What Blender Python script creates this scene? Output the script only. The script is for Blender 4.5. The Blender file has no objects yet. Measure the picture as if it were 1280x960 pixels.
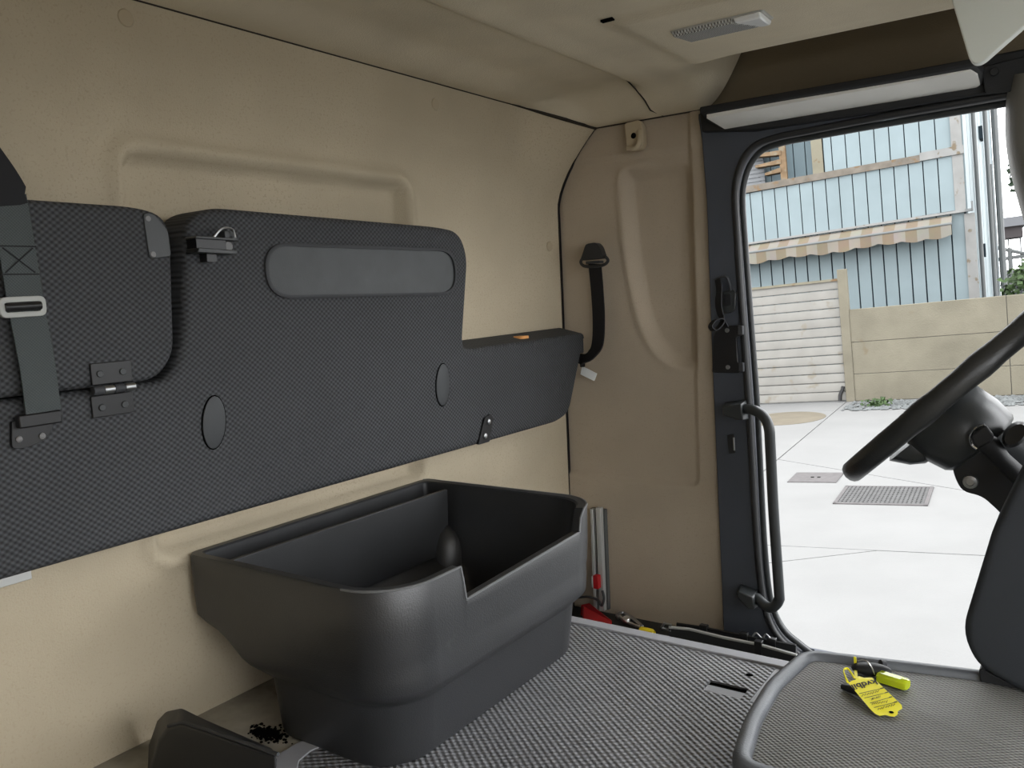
import bpy, bmesh, math, random
from mathutils import Vector, Matrix
from mathutils.geometry import tessellate_polygon
random.seed(7)
C = bpy.context.scene.collection
PI = math.pi

# ------------------------------------------------------------------ camera
F_PX = 1047.88                       # focal length in pixels of a 1280-wide frame
ORG = Vector((0, 0, 2.4))            # the camera's place; cab coordinates below count from it
# rows: the cab's axes (x forward, y towards the far door, z up) seen from the camera (x right, y down, z ahead)
M = Matrix(((0.8206513, 0.02179685, -0.57101344),
            (0.56949103, -0.11343205, 0.81413337),
            (-0.04702568, -0.99330663, -0.10550127)))
cam = bpy.data.objects.new('camera', bpy.data.cameras.new('camera'))
C.objects.link(cam)
cam.data.sensor_fit = 'HORIZONTAL'; cam.data.sensor_width = 36.0
cam.data.lens = F_PX / 1280 * 36.0
cam.data.clip_start = 0.02; cam.data.clip_end = 400
R = Matrix((M @ Vector((1, 0, 0)), M @ Vector((0, -1, 0)), M @ Vector((0, 0, -1)))).transposed()
cam.matrix_world = Matrix.Translation(ORG) @ R.to_4x4()
S = bpy.context.scene
S.camera = cam

# ------------------------------------------------------------------ world, light, exposure
SKY = 5.2
wd = bpy.data.worlds.new('overcast'); S.world = wd; wd.use_nodes = True
bg = wd.node_tree.nodes['Background']
bg.inputs[0].default_value = (0.97, 0.985, 1.0, 1); bg.inputs[1].default_value = SKY
S.view_settings.view_transform = 'Standard'; S.view_settings.look = 'None'
S.view_settings.gamma = 1; S.view_settings.use_curve_mapping = False
S.view_settings.exposure = 0.12
S.cycles.max_bounces = 14; S.cycles.diffuse_bounces = 8
S.cycles.use_denoising = True

# ------------------------------------------------------------------ materials
def mat(name, col, rough=.6, metal=0, spec=.4, var=0., vscale=6, bump=0., bscale=250, weave=None,
        flecks=None, trans=0, emit=0):
    """weave = (axis a, axis b, pitch, dark factor, bump); flecks = (scale, threshold, colour)"""
    m = bpy.data.materials.new(name); m.use_nodes = True
    nt = m.node_tree; n = nt.nodes; L = nt.links; b = n['Principled BSDF']
    col = tuple(col) + (1,)
    b.inputs['Base Color'].default_value = col
    b.inputs['Roughness'].default_value = rough; b.inputs['Metallic'].default_value = metal
    b.inputs['Specular IOR Level'].default_value = spec
    b.inputs['Transmission Weight'].default_value = trans
    if emit: b.inputs['Emission Color'].default_value = col; b.inputs['Emission Strength'].default_value = emit
    tc = n.new('ShaderNodeTexCoord'); src = None; nrm = None
    def math_(op, a, c=None):
        k = n.new('ShaderNodeMath'); k.operation = op
        for i, v in enumerate((a, c)):
            if v is None: continue
            if isinstance(v, (int, float)): k.inputs[i].default_value = v
            else: L.new(v, k.inputs[i])
        return k.outputs[0]
    def mix(fac, a, c):
        k = n.new('ShaderNodeMix'); k.data_type = 'RGBA'
        if isinstance(fac, (int, float)): k.inputs[0].default_value = fac
        else: L.new(fac, k.inputs[0])
        for i, v in ((6, a), (7, c)):
            if isinstance(v, tuple): k.inputs[i].default_value = v
            else: L.new(v, k.inputs[i])
        return k.outputs[2]
    if var:
        t = n.new('ShaderNodeTexNoise'); t.inputs['Scale'].default_value = vscale; t.inputs['Detail'].default_value = 6
        L.new(tc.outputs['Object'], t.inputs['Vector'])
        r = n.new('ShaderNodeMapRange'); r.inputs[1].default_value = .3; r.inputs[2].default_value = .7
        L.new(t.outputs['Fac'], r.inputs[0])
        lo = tuple(c * (1 - var) for c in col[:3]) + (1,); hi = tuple(min(1, c * (1 + var)) for c in col[:3]) + (1,)
        src = mix(r.outputs[0], lo, hi)
    if flecks:
        t = n.new('ShaderNodeTexNoise'); t.inputs['Scale'].default_value = flecks[0]; t.inputs['Detail'].default_value = 3
        L.new(tc.outputs['Object'], t.inputs['Vector'])
        r = n.new('ShaderNodeMapRange'); r.inputs[1].default_value = flecks[1]; r.inputs[2].default_value = flecks[1] + .08
        L.new(t.outputs['Fac'], r.inputs[0])
        src = mix(r.outputs[0], src or col, tuple(flecks[2]) + (1,))
    if weave:
        a, c, pitch, dark, wb = weave
        sx = n.new('ShaderNodeSeparateXYZ'); L.new(tc.outputs['Object'], sx.inputs[0])
        pa, pc = pitch if isinstance(pitch, tuple) else (pitch, pitch); pitch = pc
        s1 = math_('SINE', math_('MULTIPLY', sx.outputs[a], 2 * PI / pa)); s2 = math_('SINE', math_('MULTIPLY', sx.outputs[c], 2 * PI / pc))
        w = math_('MULTIPLY', s1, s2)                     # checker of rounded dots
        w = math_('ADD', math_('MULTIPLY', w, .5), .5)
        src = mix(w, tuple(q * dark for q in col[:3]) + (1,), src or col)
        bp = n.new('ShaderNodeBump'); bp.inputs['Strength'].default_value = wb; bp.inputs['Distance'].default_value = pitch * .35
        L.new(w, bp.inputs['Height']); nrm = bp.outputs[0]
    if bump:
        t = n.new('ShaderNodeTexNoise'); t.inputs['Scale'].default_value = bscale; t.inputs['Detail'].default_value = 2
        L.new(tc.outputs['Object'], t.inputs['Vector'])
        bp = n.new('ShaderNodeBump'); bp.inputs['Strength'].default_value = bump; bp.inputs['Distance'].default_value = .6 / bscale
        L.new(t.outputs['Fac'], bp.inputs['Height'])
        if nrm: L.new(nrm, bp.inputs['Normal'])
        nrm = bp.outputs[0]
    if src: L.new(src, b.inputs['Base Color'])
    if nrm: L.new(nrm, b.inputs['Normal'])
    return m

X, Y, Z = 0, 1, 2
EXT = .57                            # darkens every outdoor colour to offset the bright sky at this exposure
def mate(name, col, *a, **k):
    if 'flecks' in k: k['flecks'] = k['flecks'][:2] + (tuple(c * EXT for c in k['flecks'][2]),)
    return mat(name, tuple(c * EXT for c in col), *a, **k)
K = dict(
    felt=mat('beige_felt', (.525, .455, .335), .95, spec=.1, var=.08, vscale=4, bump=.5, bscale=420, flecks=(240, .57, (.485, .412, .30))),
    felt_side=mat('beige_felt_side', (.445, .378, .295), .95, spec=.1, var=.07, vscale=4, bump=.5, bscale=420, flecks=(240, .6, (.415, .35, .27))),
    liner=mat('headliner_felt', (.66, .59, .455), .95, spec=.1, var=.09, vscale=5, bump=.6, bscale=350),
    seam=mat('dark_seam', (.03, .024, .018), .8),
    weave=mat('charcoal_weave', (.082, .086, .093), .75, spec=.35, var=.1, vscale=3, weave=(Y, Z, (.0105, .0085), .25, .55)),
    fabric=mat('charcoal_vinyl', (.045, .047, .052), .65, spec=.4, var=.08, vscale=4, bump=.3, bscale=500),
    blackfab=mat('black_plastic_fine', (.018, .019, .021), .5, spec=.45, bump=.2, bscale=600),
    greyplug=mat('grey_plastic_inset', (.055, .060, .063), .5, spec=.4, var=.12, vscale=18, bump=.15, bscale=500),
    bin=mat('black_bin_plastic', (.022, .023, .0255), .40, spec=.85, var=.25, vscale=7, bump=.3, bscale=500, flecks=(16, .74, (.055, .058, .06))),
    pillar=mat('slate_pillar_plastic', (.062, .070, .088), .6, spec=.4, var=.06, bump=.3, bscale=450),
    rubber=mat('black_rubber', (.02, .021, .023), .45, spec=.5),
    metal=mat('grey_steel', (.45, .46, .47), .38, 1.0),
    bright=mat('bright_steel', (.75, .75, .74), .3, .9),
    silver=mat('silver_paint', (.52, .53, .52), .4, .3),
    black=mat('black_metal', (.012, .012, .013), .35, spec=.5),
    web=mat('grey_webbing', (.085, .098, .1), .8, spec=.3, weave=(Y, Z, .004, .75, .3)),
    webdark=mat('black_webbing', (.012, .012, .014), .7, spec=.3),
    mat_=mat('tread_rubber', (.27, .275, .292), .42, spec=.55, var=.28, vscale=5, weave=(X, Y, (.0155, .0115), .42, .8), flecks=(9, .70, (.40, .38, .34))),
    strip=mat('grey_edge_strip', (.36, .365, .39), .5, spec=.4, var=.06, vscale=9),
    dirt=mat('dirty_floor', (.36, .335, .28), .85, spec=.2, var=.4, vscale=11, flecks=(8, .6, (.14, .125, .105))),
    darkfloor=mat('dark_floor', (.035, .036, .034), .85, var=.3, vscale=12),
    tray=mat('tray_plastic', (.13, .14, .155), .45, spec=.5, var=.1, vscale=20, bump=.3, bscale=400),
    trayweave=mat('tray_insert', (.34, .34, .325), .6, spec=.4, var=.18, vscale=6, weave=(X, Y, (.010, .0072), .3, .8)),
    seatm=mat('charcoal_seat', (.036, .040, .046), .75, spec=.3, bump=.4, bscale=500),
    wheel=mat('wheel_leather', (.022, .023, .023), .38, spec=.5, bump=.2, bscale=300),
    shroud=mat('column_plastic', (.034, .038, .040), .38, spec=.5, bump=.15, bscale=500),
    dull=mat('dull_screw_metal', (.17, .17, .17), .45, spec=.6),
    plug=mat('charcoal_plug', (.045, .049, .053), .5, spec=.4, bump=.15, bscale=500),
    frame=mat('grey_buckle', (.40, .41, .39), .4, spec=.5),
    lip_sheen=mat('lip_highlight_plastic', (.15, .155, .16), .3, spec=.7),  # pale colour stands in for the highlight along the bin rim
    cove=mat('niche_shade_brown', (.19, .155, .105), .95, spec=.1, bump=.5, bscale=350),  # dark brown puts the shade over the door into the colour
    chrome=mat('chrome', (.8, .8, .8), .12, 1.0),
    hdr=mat('pale_grey_shelf', (.80, .80, .77), .6, var=.05, vscale=10, bump=.2, bscale=300),
    hdrdark=mat('header_dark', (.017, .018, .02), .6, bump=.2, bscale=300),
    visor=mat('pale_visor', (.74, .78, .74), .6, bump=.15, bscale=400),
    apillar=mat('pillar_grey_brown', (.14, .135, .12), .55, bump=.2, bscale=300),
    cream=mat('cream_plastic', (.46, .385, .27), .5, spec=.4),
    lens=mat('prismatic_lens', (.62, .63, .61), .25, spec=.7, weave=(X, Y, .006, .25, 1.0)),
    lenswhite=mat('clear_lens', (.9, .92, .93), .1, spec=.8),
    lamprim=mat('lamp_rim', (.42, .42, .39), .35, spec=.6),
    dark=mat('black_hole', (.004, .004, .004), .9, spec=0),
    white=mat('white_label', (.72, .74, .73), .6),
    orange=mat('orange_foam', (.75, .36, .12), .8),
    red=mat('red_plastic', (.42, .012, .016), .45, spec=.4),
    yellow=mat('yellow_plastic', (.80, .62, .02), .4, spec=.5),
    tagyellow=mat('yellow_tag', (.86, .78, .03), .45, spec=.4),
    ink=mat('black_ink', (.02, .02, .02), .7),
    fob=mat('lime_translucent', (.62, .72, .02), .15, spec=.6, trans=.25),
    # outdoors
    yard=mate('pale_concrete', (.265, .265, .26), .9, spec=.2, var=.05, vscale=1.2, bump=.3, bscale=60),
    joint=mate('joint_dirt', (.10, .10, .095), .95, spec=.1),
    tan=mate('tan_concrete', (.19, .165, .125), .9, spec=.2, var=.1, vscale=3),
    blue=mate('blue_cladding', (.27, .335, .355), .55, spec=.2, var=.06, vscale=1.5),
    blueshade=mate('shaded_blue_cladding', (.21, .28, .31), .55, spec=.2, var=.06, vscale=1.5),  # darker copy of the blue, the recess's shade put into the colour
    gap=mate('cladding_backing', (.03, .045, .055), .9, spec=.1),
    whitepaint=mate('peeling_white_paint', (.31, .31, .30), .8, spec=.2, var=.1, vscale=3, flecks=(5, .62, (.2, .16, .11))),
    creampaint=mate('cream_paint', (.25, .23, .17), .8, spec=.2, var=.1, vscale=3, flecks=(6, .6, (.2, .13, .07))),
    rust=mate('rusty_flashing', (.21, .185, .155), .9, spec=.1, var=.2, vscale=4, flecks=(5, .57, (.22, .15, .09))),
    ruststeel=mate('rusty_steel', (.24, .165, .10), .9, spec=.1, var=.25, vscale=6, flecks=(7, .55, (.25, .21, .15))),
    louvre=mate('white_louvre', (.25, .26, .27), .7, spec=.2),
    shutter=mate('dirty_white_shutter', (.31, .30, .275), .75, spec=.2, var=.1, vscale=2.5, flecks=(3.2, .62, (.27, .245, .20))),
    cwall=mate('board_marked_concrete', (.235, .215, .165), .95, spec=.1, var=.13, vscale=1.6, bump=.5, bscale=40, flecks=(1.3, .66, (.19, .135, .07))),
    stone=mate('grey_pebble', (.17, .18, .18), .9, spec=.2, var=.3, vscale=6),
    grate=mate('iron_grate', (.10, .098, .098), .8, spec=.3, var=.2, vscale=10),
    lid=mate('iron_lid', (.13, .12, .12), .8, spec=.3, var=.15, vscale=14),
    leaf=mate('green_leaf', (.045, .085, .022), .6, spec=.3, var=.4, vscale=5),
    leafb=mate('dark_leaf', (.022, .045, .02), .6, spec=.3, var=.5, vscale=5),
    bark=mate('bark', (.05, .04, .03), .9),
    pipe=mate('grey_pipe', (.17, .18, .18), .6),
    greywall=mate('slate_wall', (.06, .065, .07), .9),
    roofm=mate('far_roof', (.2, .205, .22), .9),
    roofdark=mate('far_fascia', (.07, .06, .062), .9),
)

def stripes_mat():
    m = bpy.data.materials.new('striped_canvas'); m.use_nodes = True
    nt = m.node_tree; n = nt.nodes; L = nt.links; b = n['Principled BSDF']
    tc = n.new('ShaderNodeTexCoord')
    d = n.new('ShaderNodeVectorMath'); d.operation = 'DOT_PRODUCT'; d.inputs[1].default_value = tuple(OUT[0])
    L.new(tc.outputs['Object'], d.inputs[0])
    s = n.new('ShaderNodeMath'); s.operation = 'MULTIPLY'; s.inputs[1].default_value = 2 * PI / .5; L.new(d.outputs['Value'], s.inputs[0])
    q = n.new('ShaderNodeMath'); q.operation = 'SINE'; L.new(s.outputs[0], q.inputs[0])
    g = n.new('ShaderNodeMath'); g.operation = 'GREATER_THAN'; g.inputs[1].default_value = 0; L.new(q.outputs[0], g.inputs[0])
    k = n.new('ShaderNodeMix'); k.data_type = 'RGBA'; L.new(g.outputs[0], k.inputs[0])
    k.inputs[6].default_value = (.166, .151, .128, 1); k.inputs[7].default_value = (.134, .106, .072, 1)
    t = n.new('ShaderNodeTexNoise'); t.inputs['Scale'].default_value = 3; t.inputs['Detail'].default_value = 5
    L.new(tc.outputs['Object'], t.inputs['Vector'])
    h = n.new('ShaderNodeMix'); h.data_type = 'RGBA'; h.blend_type = 'MULTIPLY'; h.inputs[0].default_value = .25
    L.new(k.outputs[2], h.inputs[6]); L.new(t.outputs['Color'], h.inputs[7]); L.new(h.outputs[2], b.inputs['Base Color'])
    b.inputs['Roughness'].default_value = .9
    return m

# ------------------------------------------------------------------ geometry helpers (cab coordinates)
def ray(px, py): return M @ Vector((px - 640, py - 480, F_PX))
def at(px, py, ax, val):
    r = ray(px, py); return r * (val / r[ax])

class MB:
    def __init__(s): s.v = []; s.f = []
    def add(s, vs, fs):
        o = len(s.v); s.v += [Vector(p) for p in vs]; s.f += [tuple(i + o for i in f) for f in fs]; return s
    def box(s, lo, hi, mx=None):
        vs = [Vector((x, y, z)) for x in (lo[0], hi[0]) for y in (lo[1], hi[1]) for z in (lo[2], hi[2])]
        if mx: vs = [mx @ p for p in vs]
        return s.add(vs, [(0, 1, 3, 2), (4, 6, 7, 5), (0, 4, 5, 1), (2, 3, 7, 6), (0, 2, 6, 4), (1, 5, 7, 3)])
    def slab(s, a, b):                                   # two matching outlines joined into a solid
        n = len(a)
        return s.add(list(a) + list(b), [tuple(range(n)), tuple(range(2 * n - 1, n - 1, -1))] +
                     [(i, n + i, n + (i + 1) % n, (i + 1) % n) for i in range(n)])
    def prism(s, pts, ax, a, b):                         # 2D outline on the two other axes
        o = [i for i in range(3) if i != ax]
        def mk(v):
            r = []
            for p in pts:
                q = [0, 0, 0]; q[ax] = v; q[o[0]] = p[0]; q[o[1]] = p[1]; r.append(q)
            return r
        return s.slab(mk(a), mk(b))
    def loft(s, rings, cap0=True, cap1=True, closed=True):
        n = len(rings[0]); vs = [p for r in rings for p in r]; fs = []
        for k in range(len(rings) - 1):
            for i in range(n if closed else n - 1):
                j = (i + 1) % n; fs.append((k * n + i, k * n + j, (k + 1) * n + j, (k + 1) * n + i))
        for on, k0 in ((cap0, 0), (cap1, (len(rings) - 1) * n)):
            if not on: continue
            if n <= 8: fs.append(tuple(range(k0, k0 + n))); continue
            fs += [tuple(k0 + i for i in t) for t in tessellate_polygon([[Vector(p) for p in vs[k0:k0 + n]]])]
        return s.add(vs, fs)
    def tube(s, path, r, n=10, flat=1.0, up=None, closed=False):
        P = [Vector(p) for p in path]; rings = []; m = len(P)
        a = None
        for i, p in enumerate(P):
            t = (P[(i + 1) % m] - P[i - 1]) if closed else (P[min(i + 1, m - 1)] - P[max(i - 1, 0)])
            t.normalize()
            if a is None:
                a = Vector(up) if up else Vector((0, 0, 1)) if abs(t.z) < .9 else Vector((1, 0, 0))
            a = (a - t * a.dot(t)).normalized(); b = t.cross(a)
            rr = r[i] if isinstance(r, (list, tuple)) else r
            rings.append([p + a * (rr * math.cos(2 * PI * k / n)) * flat + b * (rr * math.sin(2 * PI * k / n)) for k in range(n)])
        if closed: rings.append(rings[0]); return s.loft(rings, False, False)
        return s.loft(rings)
    def ribbon(s, path, w, t, wide):                     # strap: wide = direction of its width
        P = [Vector(p) for p in path]; W = Vector(wide).normalized(); rings = []
        for i, p in enumerate(P):
            d = (P[min(i + 1, len(P) - 1)] - P[max(i - 1, 0)]).normalized(); Wi = (W - d * W.dot(d)).normalized(); nrm = d.cross(Wi)
            ww = w[i] if isinstance(w, (list, tuple)) else w
            rings.append([p + Wi * ww / 2 + nrm * t / 2, p - Wi * ww / 2 + nrm * t / 2, p - Wi * ww / 2 - nrm * t / 2, p + Wi * ww / 2 - nrm * t / 2])
        return s.loft(rings)
    def lathe(s, base, axis, prof, n=20):                # prof = [(radius, height)]
        A = Vector(axis).normalized(); a = A.orthogonal().normalized(); b = A.cross(a); B = Vector(base)
        return s.loft([[B + A * h + a * (r * math.cos(2 * PI * k / n)) + b * (r * math.sin(2 * PI * k / n)) for k in range(n)] for r, h in prof])
    def disc(s, c, axis, r, t, n=18): return s.lathe(c, axis, [(r, 0), (r, t * .6), (r * .85, t)], n)
    def grid(s, fn, nu, nv):
        vs = [fn(i / nu, j / nv) for i in range(nu + 1) for j in range(nv + 1)]
        return s.add(vs, [(i * (nv + 1) + j, (i + 1) * (nv + 1) + j, (i + 1) * (nv + 1) + j + 1, i * (nv + 1) + j + 1) for i in range(nu) for j in range(nv)])

def rpoly(pts, r, n=5):                                  # outline with rounded corners; r a number or one per corner
    out = []; m = len(pts)
    for i in range(m):
        p = Vector(pts[i]); a = Vector(pts[i - 1]); b = Vector(pts[(i + 1) % m])
        rr = r[i] if isinstance(r, (list, tuple)) else r
        if rr <= 0: out.append(tuple(p)); continue
        da = (a - p); db = (b - p); la = min(rr, da.length * .49); lb = min(rr, db.length * .49)
        p0 = p + da.normalized() * la; p1 = p + db.normalized() * lb
        for k in range(n + 1):
            t = k / n; out.append(tuple(p0 * (1 - t) ** 2 + p * 2 * t * (1 - t) + p1 * t * t))
    return out

def smooth_path(pts, n=6):                               # Catmull-Rom through the points
    P = [Vector(p) for p in pts]; out = []
    for i in range(len(P) - 1):
        a = P[max(i - 1, 0)]; b = P[i]; c = P[i + 1]; d = P[min(i + 2, len(P) - 1)]
        for k in range(n):
            t = k / n
            out.append(.5 * ((2 * b) + (c - a) * t + (2 * a - 5 * b + 4 * c - d) * t * t + (3 * b - a - 3 * c + d) * t ** 3))
    return out + [P[-1]]

def ss(t):
    t = max(0., min(1., t)); return t * t * (3 - 2 * t)
def lerp(a, b, t): return a + (b - a) * t

def obj(name, mb, m, parent=None, bevel=0, seg=2, ang=40, flat=False):
    """link the shape as ONE mesh object; its origin is its parent's, or its own base"""
    vs = [p + ORG for p in mb.v]
    if parent is not None:
        loc = parent['origin'] if 'origin' in parent else [0, 0, 0]; loc = Vector(loc)
    else:
        loc = Vector(((min(p.x for p in vs) + max(p.x for p in vs)) / 2, (min(p.y for p in vs) + max(p.y for p in vs)) / 2, min(p.z for p in vs)))
    me = bpy.data.meshes.new(name); me.from_pydata([p - loc for p in vs], [], mb.f); me.validate()
    bm = bmesh.new(); bm.from_mesh(me); bmesh.ops.recalc_face_normals(bm, faces=bm.faces); bm.to_mesh(me); bm.free()
    if isinstance(m, str): m = K[m]
    me.materials.append(m)
    if not flat:
        me.shade_smooth(); me.set_sharp_from_angle(angle=math.radians(ang))
    o = bpy.data.objects.new(name, me); C.objects.link(o)
    ORI[o.name] = loc
    if parent is not None:
        o.parent = parent                                # parents sit at the same origin, so no offset
        o['origin'] = list(loc)
    else:
        o.location = loc; o['origin'] = list(loc)
    if bevel:
        md = o.modifiers.new('bevel', 'BEVEL'); md.width = bevel; md.segments = seg; md.limit_method = 'ANGLE'; md.angle_limit = math.radians(30)
        md.harden_normals = False
    return o
ORI = {}
def thing(name, label, cat, base, group=None):
    o = bpy.data.objects.new(name, None); C.objects.link(o); o.empty_display_size = .05
    loc = Vector(base) + ORG; o.location = loc; o['origin'] = list(loc); o['label'] = label; o['category'] = cat
    if group: o['group'] = group
    return o
def tag(o, label, cat, group=None, kind=None):
    o['label'] = label; o['category'] = cat
    if group: o['group'] = group
    if kind: o['kind'] = kind
    return o
def struct(o, label=None):
    o['kind'] = 'structure'
    if label: o['label'] = label
    return o
def lab(o, text): o['label'] = text; return o

# ================================================================== THE CAB (setting)
XW = -1.22; YF = 2.0; ZFL = -.67; ZLO = -.90; YN = -.48; XF = 1.10

def seam_t(y): return ss((y - 1.78) / .22)
def top_z(y): return .476 - .05 * seam_t(y)
def wall_x(y, z):
    k = max(0., (z - .23) / (top_z(y) - .23)); return XW + .126 * seam_t(y) * min(1.2, k) ** 1.6
def rr_sdf(a, b, a0, a1, b0, b1, r):
    qx = max(a0 + r - a, a - a1 + r); qy = max(b0 + r - b, b - b1 + r)
    return math.hypot(max(qx, 0), max(qy, 0)) + min(max(qx, qy), 0) - r
def poly_sdf(px, py, pts):
    d = 1e9; inside = False; n = len(pts)
    for i in range(n):
        ax, ay = pts[i]; bx, by = pts[(i + 1) % n]; ex, ey = bx - ax, by - ay
        t = max(0, min(1, ((px - ax) * ex + (py - ay) * ey) / (ex * ex + ey * ey)))
        d = min(d, math.hypot(px - ax - ex * t, py - ay - ey * t))
        if (ay > py) != (by > py) and px < (bx - ax) * (py - ay) / (by - ay) + ax: inside = not inside
    return -d if inside else d

# rear wall: felt pressed panel with a shallow recess and a raised lip round it
def rear(u, v):
    y = lerp(YN, YF, u); zt = top_z(y); z = lerp(ZFL - .02, zt, v)
    x = wall_x(y, z)
    d = rr_sdf(y, z, .728, 1.385, -.40, .254, .035)
    x += .012 * math.exp(-((d - .004) / .012) ** 2)            # lip
    x -= .026 * ss((-d - .004) / .020)
    d2 = math.hypot(y - .70, z - .292) - .028                  # faint round bosses near the recess corners
    x += .0025 * ss(-d2 / .008)
    d2 = math.hypot(y - 1.44, z - .262) - .022
    x += .002 * ss(-d2 / .008)
    x += .002 * ss((z - (.372 - .02 * (y - .6))) / .012)       # faint step under the roof seam
    return (x, y, z)
wr = struct(obj('wall_rear', MB().grid(rear, 250, 130), 'felt', ang=180), 'beige felt rear wall of the cab with a pressed recess')

# far side wall (driver's side), from the rear corner to the door pillar
REC = rpoly([(-1.035, .285), (-1.02, .312), (-.825, .312), (-.822, -.215), (-.895, -.212), (-.965, -.145), (-.998, -.05), (-1.022, .10)],
            [.02, .02, .05, .01, .06, .06, .05, .03], 4)
def side(u, v):
    z = lerp(ZLO - .02, .426, v)
    xl = wall_x(YF, z); xr = lerp(-.755, -.80, ss((z + .9) / 1.3)) + .03
    x = lerp(xl, xr, u)
    y = YF
    d = poly_sdf(x, z, REC)
    y += .024 * ss(-d / .034)
    y -= .004 * math.exp(-((d - .006) / .010) ** 2) * ss((-.86 - x) / .1)
    d3 = rr_sdf(x, z, -1.40, -.826, -.518, .60, .03)
    y += .009 * ss((-d3) / .016)
    y -= .005 * ss((z - .338) / .008)
    return (x, y, z)
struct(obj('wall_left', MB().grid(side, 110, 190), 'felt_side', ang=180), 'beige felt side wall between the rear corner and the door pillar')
# seams: dark gaps where the felt panels meet
seam = [(wall_x(y, top_z(y)) + .002, y, top_z(y)) for y in [YN + i * (YF - YN - .004) / 60 for i in range(61)]]
struct(obj('trim_1', MB().tube(seam, [.0022 + .0035 * ss((p[1] - 1.8) / .1) for p in seam], 6), 'seam'), 'dark seam along the top of the rear wall')
cs = [(wall_x(YF, z) + .001, YF - .003, z) for z in [lerp(-.9, .426, i / 50) for i in range(51)]]
struct(obj('trim_2', MB().tube(cs, .0017, 6), 'seam'), 'dark vertical seam in the rear corner')
ts = [(x, YF - .003, .426) for x in (-1.094, -.95, -.80)]
struct(obj('trim_3', MB().tube(ts, .0026, 6), 'seam'), 'dark seam between side wall and ceiling')

# ceiling: felt headliner, ridge parallel to the rear wall, a hollow over the door
def ceil_z(x, y):
    z = .476 + .022 * ss((x + 1.20) / .13)
    z -= .016 * ss((x + .93) / .022) * (1 - ss((y - 1.86) / .1)) - .004 * ss((x + .885) / .05)
    z -= .006 * ss((y - 1.405) / .016) * 2 * ss((x + .76) / .05)
    t = ss((y - 1.85) / .15); zt = .426 - .012 * ss((x + .80) / .1)
    z = lerp(z, zt, t)
    wx = ss((x + .80) / .20) * (1 - ss((x + .12) / .10))       # felt rolls up into a niche, shaped to darken the strip over the door
    z = lerp(z, .478, wx * ss((y - 1.70) / .05)) + wx * .19 * ss((y - 1.768) / .15)
    return z
def roof(u, v):
    y = lerp(YN, YF, v); xl = wall_x(y, top_z(y)); x = lerp(xl, XF, u)
    z = ceil_z(x, y)
    z = lerp(top_z(y), z, ss((x - xl) / .05))
    return (x, y, z)
struct(obj('ceiling', MB().grid(roof, 220, 248), 'liner', ang=180), 'beige felt headliner of the cab roof')
struct(obj('wall_niche', MB().box((-.86, YF + .012, .418), (.2, YF + .028, .72)), 'cove'), 'back of the niche over the door, dark brown in place of shade')
cr = [(-.925 + .006 * 0, y, ceil_z(-.925, y) - .001) for y in [YN + i * (1.90 - YN) / 40 for i in range(41)]] + [(-.918, y, ceil_z(-.918, y) - .001) for y in (1.93, 1.96)] + [(-.90, 1.995, .427)]
struct(obj('trim_4', MB().tube(cr, .0018, 6), 'seam'), 'fine crease line along the headliner')
# skin outside the felt so no light leaks through
sk = MB().box((XW - .10, YN - .06, -1.0), (XW - .05, YF + .12, .74)).box((XW - .10, YN - .06, .70), (XF, YF + .10, .74))
sk.box((XW - .1, YF + .06, -1.0), (-.80, YF + .10, .74)).box((XW - .1, YN - .06, -1.0), (XF + .04, YF + .10, -.93))
struct(obj('wall_outer', sk, 'pillar'), 'outer skin of the cab')
# near side (beside the camera): sill, roof rail, posts round the side window
nw = MB().box((XW - .1, YN - .05, -1.0), (XF, YN, -.28)).box((XW - .1, YN - .05, .34), (XF, YN, .72))
nw.box((XW - .1, YN - .05, -.35), (.35, YN, .40)).box((.95, YN - .05, -.35), (XF, YN, .40))
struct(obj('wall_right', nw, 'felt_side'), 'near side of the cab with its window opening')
fw = MB().box((XF, YN - .05, -1.0), (XF + .04, YF + .08, -.52)).box((XF, YN - .05, .42), (XF + .04, YF + .08, .72))  # unseen cab front, added low to shape the incoming daylight
fw.box((XF, YN - .05, -.6), (XF + .04, YN + .06, .4)).box((XF, YF - .04, -.6), (XF + .04, YF + .08, .4))
struct(obj('wall_front', fw, 'pillar'), 'front of the cab with the windscreen opening')
struct(obj('wall_quarter', MB().box((.40, YF, -1.0), (XF, YF + .08, -.30)).box((.40, YF, .34), (XF, YF + .08, .72)).box((-.85, YF + .03, .42), (XF, YF + .08, .72)), 'pillar'), 'cab side ahead of the door')

# floor: raised engine cover, lower floor along the door
fl = MB().box((XW - .03, YN, -.93), (XF, 1.43, ZFL - .004))
struct(obj('floor', fl, 'dirt'), 'dirty raised cab floor over the engine')
struct(obj('floor_lower', MB().box((XW - .03, 1.43, -.935), (-.60, 2.02, ZLO)).box((-.60, 1.43, -.96), (XF, 1.96, -.93)), 'darkfloor'), 'dark lower floor by the door')
struct(obj('trim_5', MB().box((-1.1, 1.403, ZFL - .004), (.3, 1.431, ZFL + .004)), 'strip', bevel=.002), 'grey edging strip of the raised floor')

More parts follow.
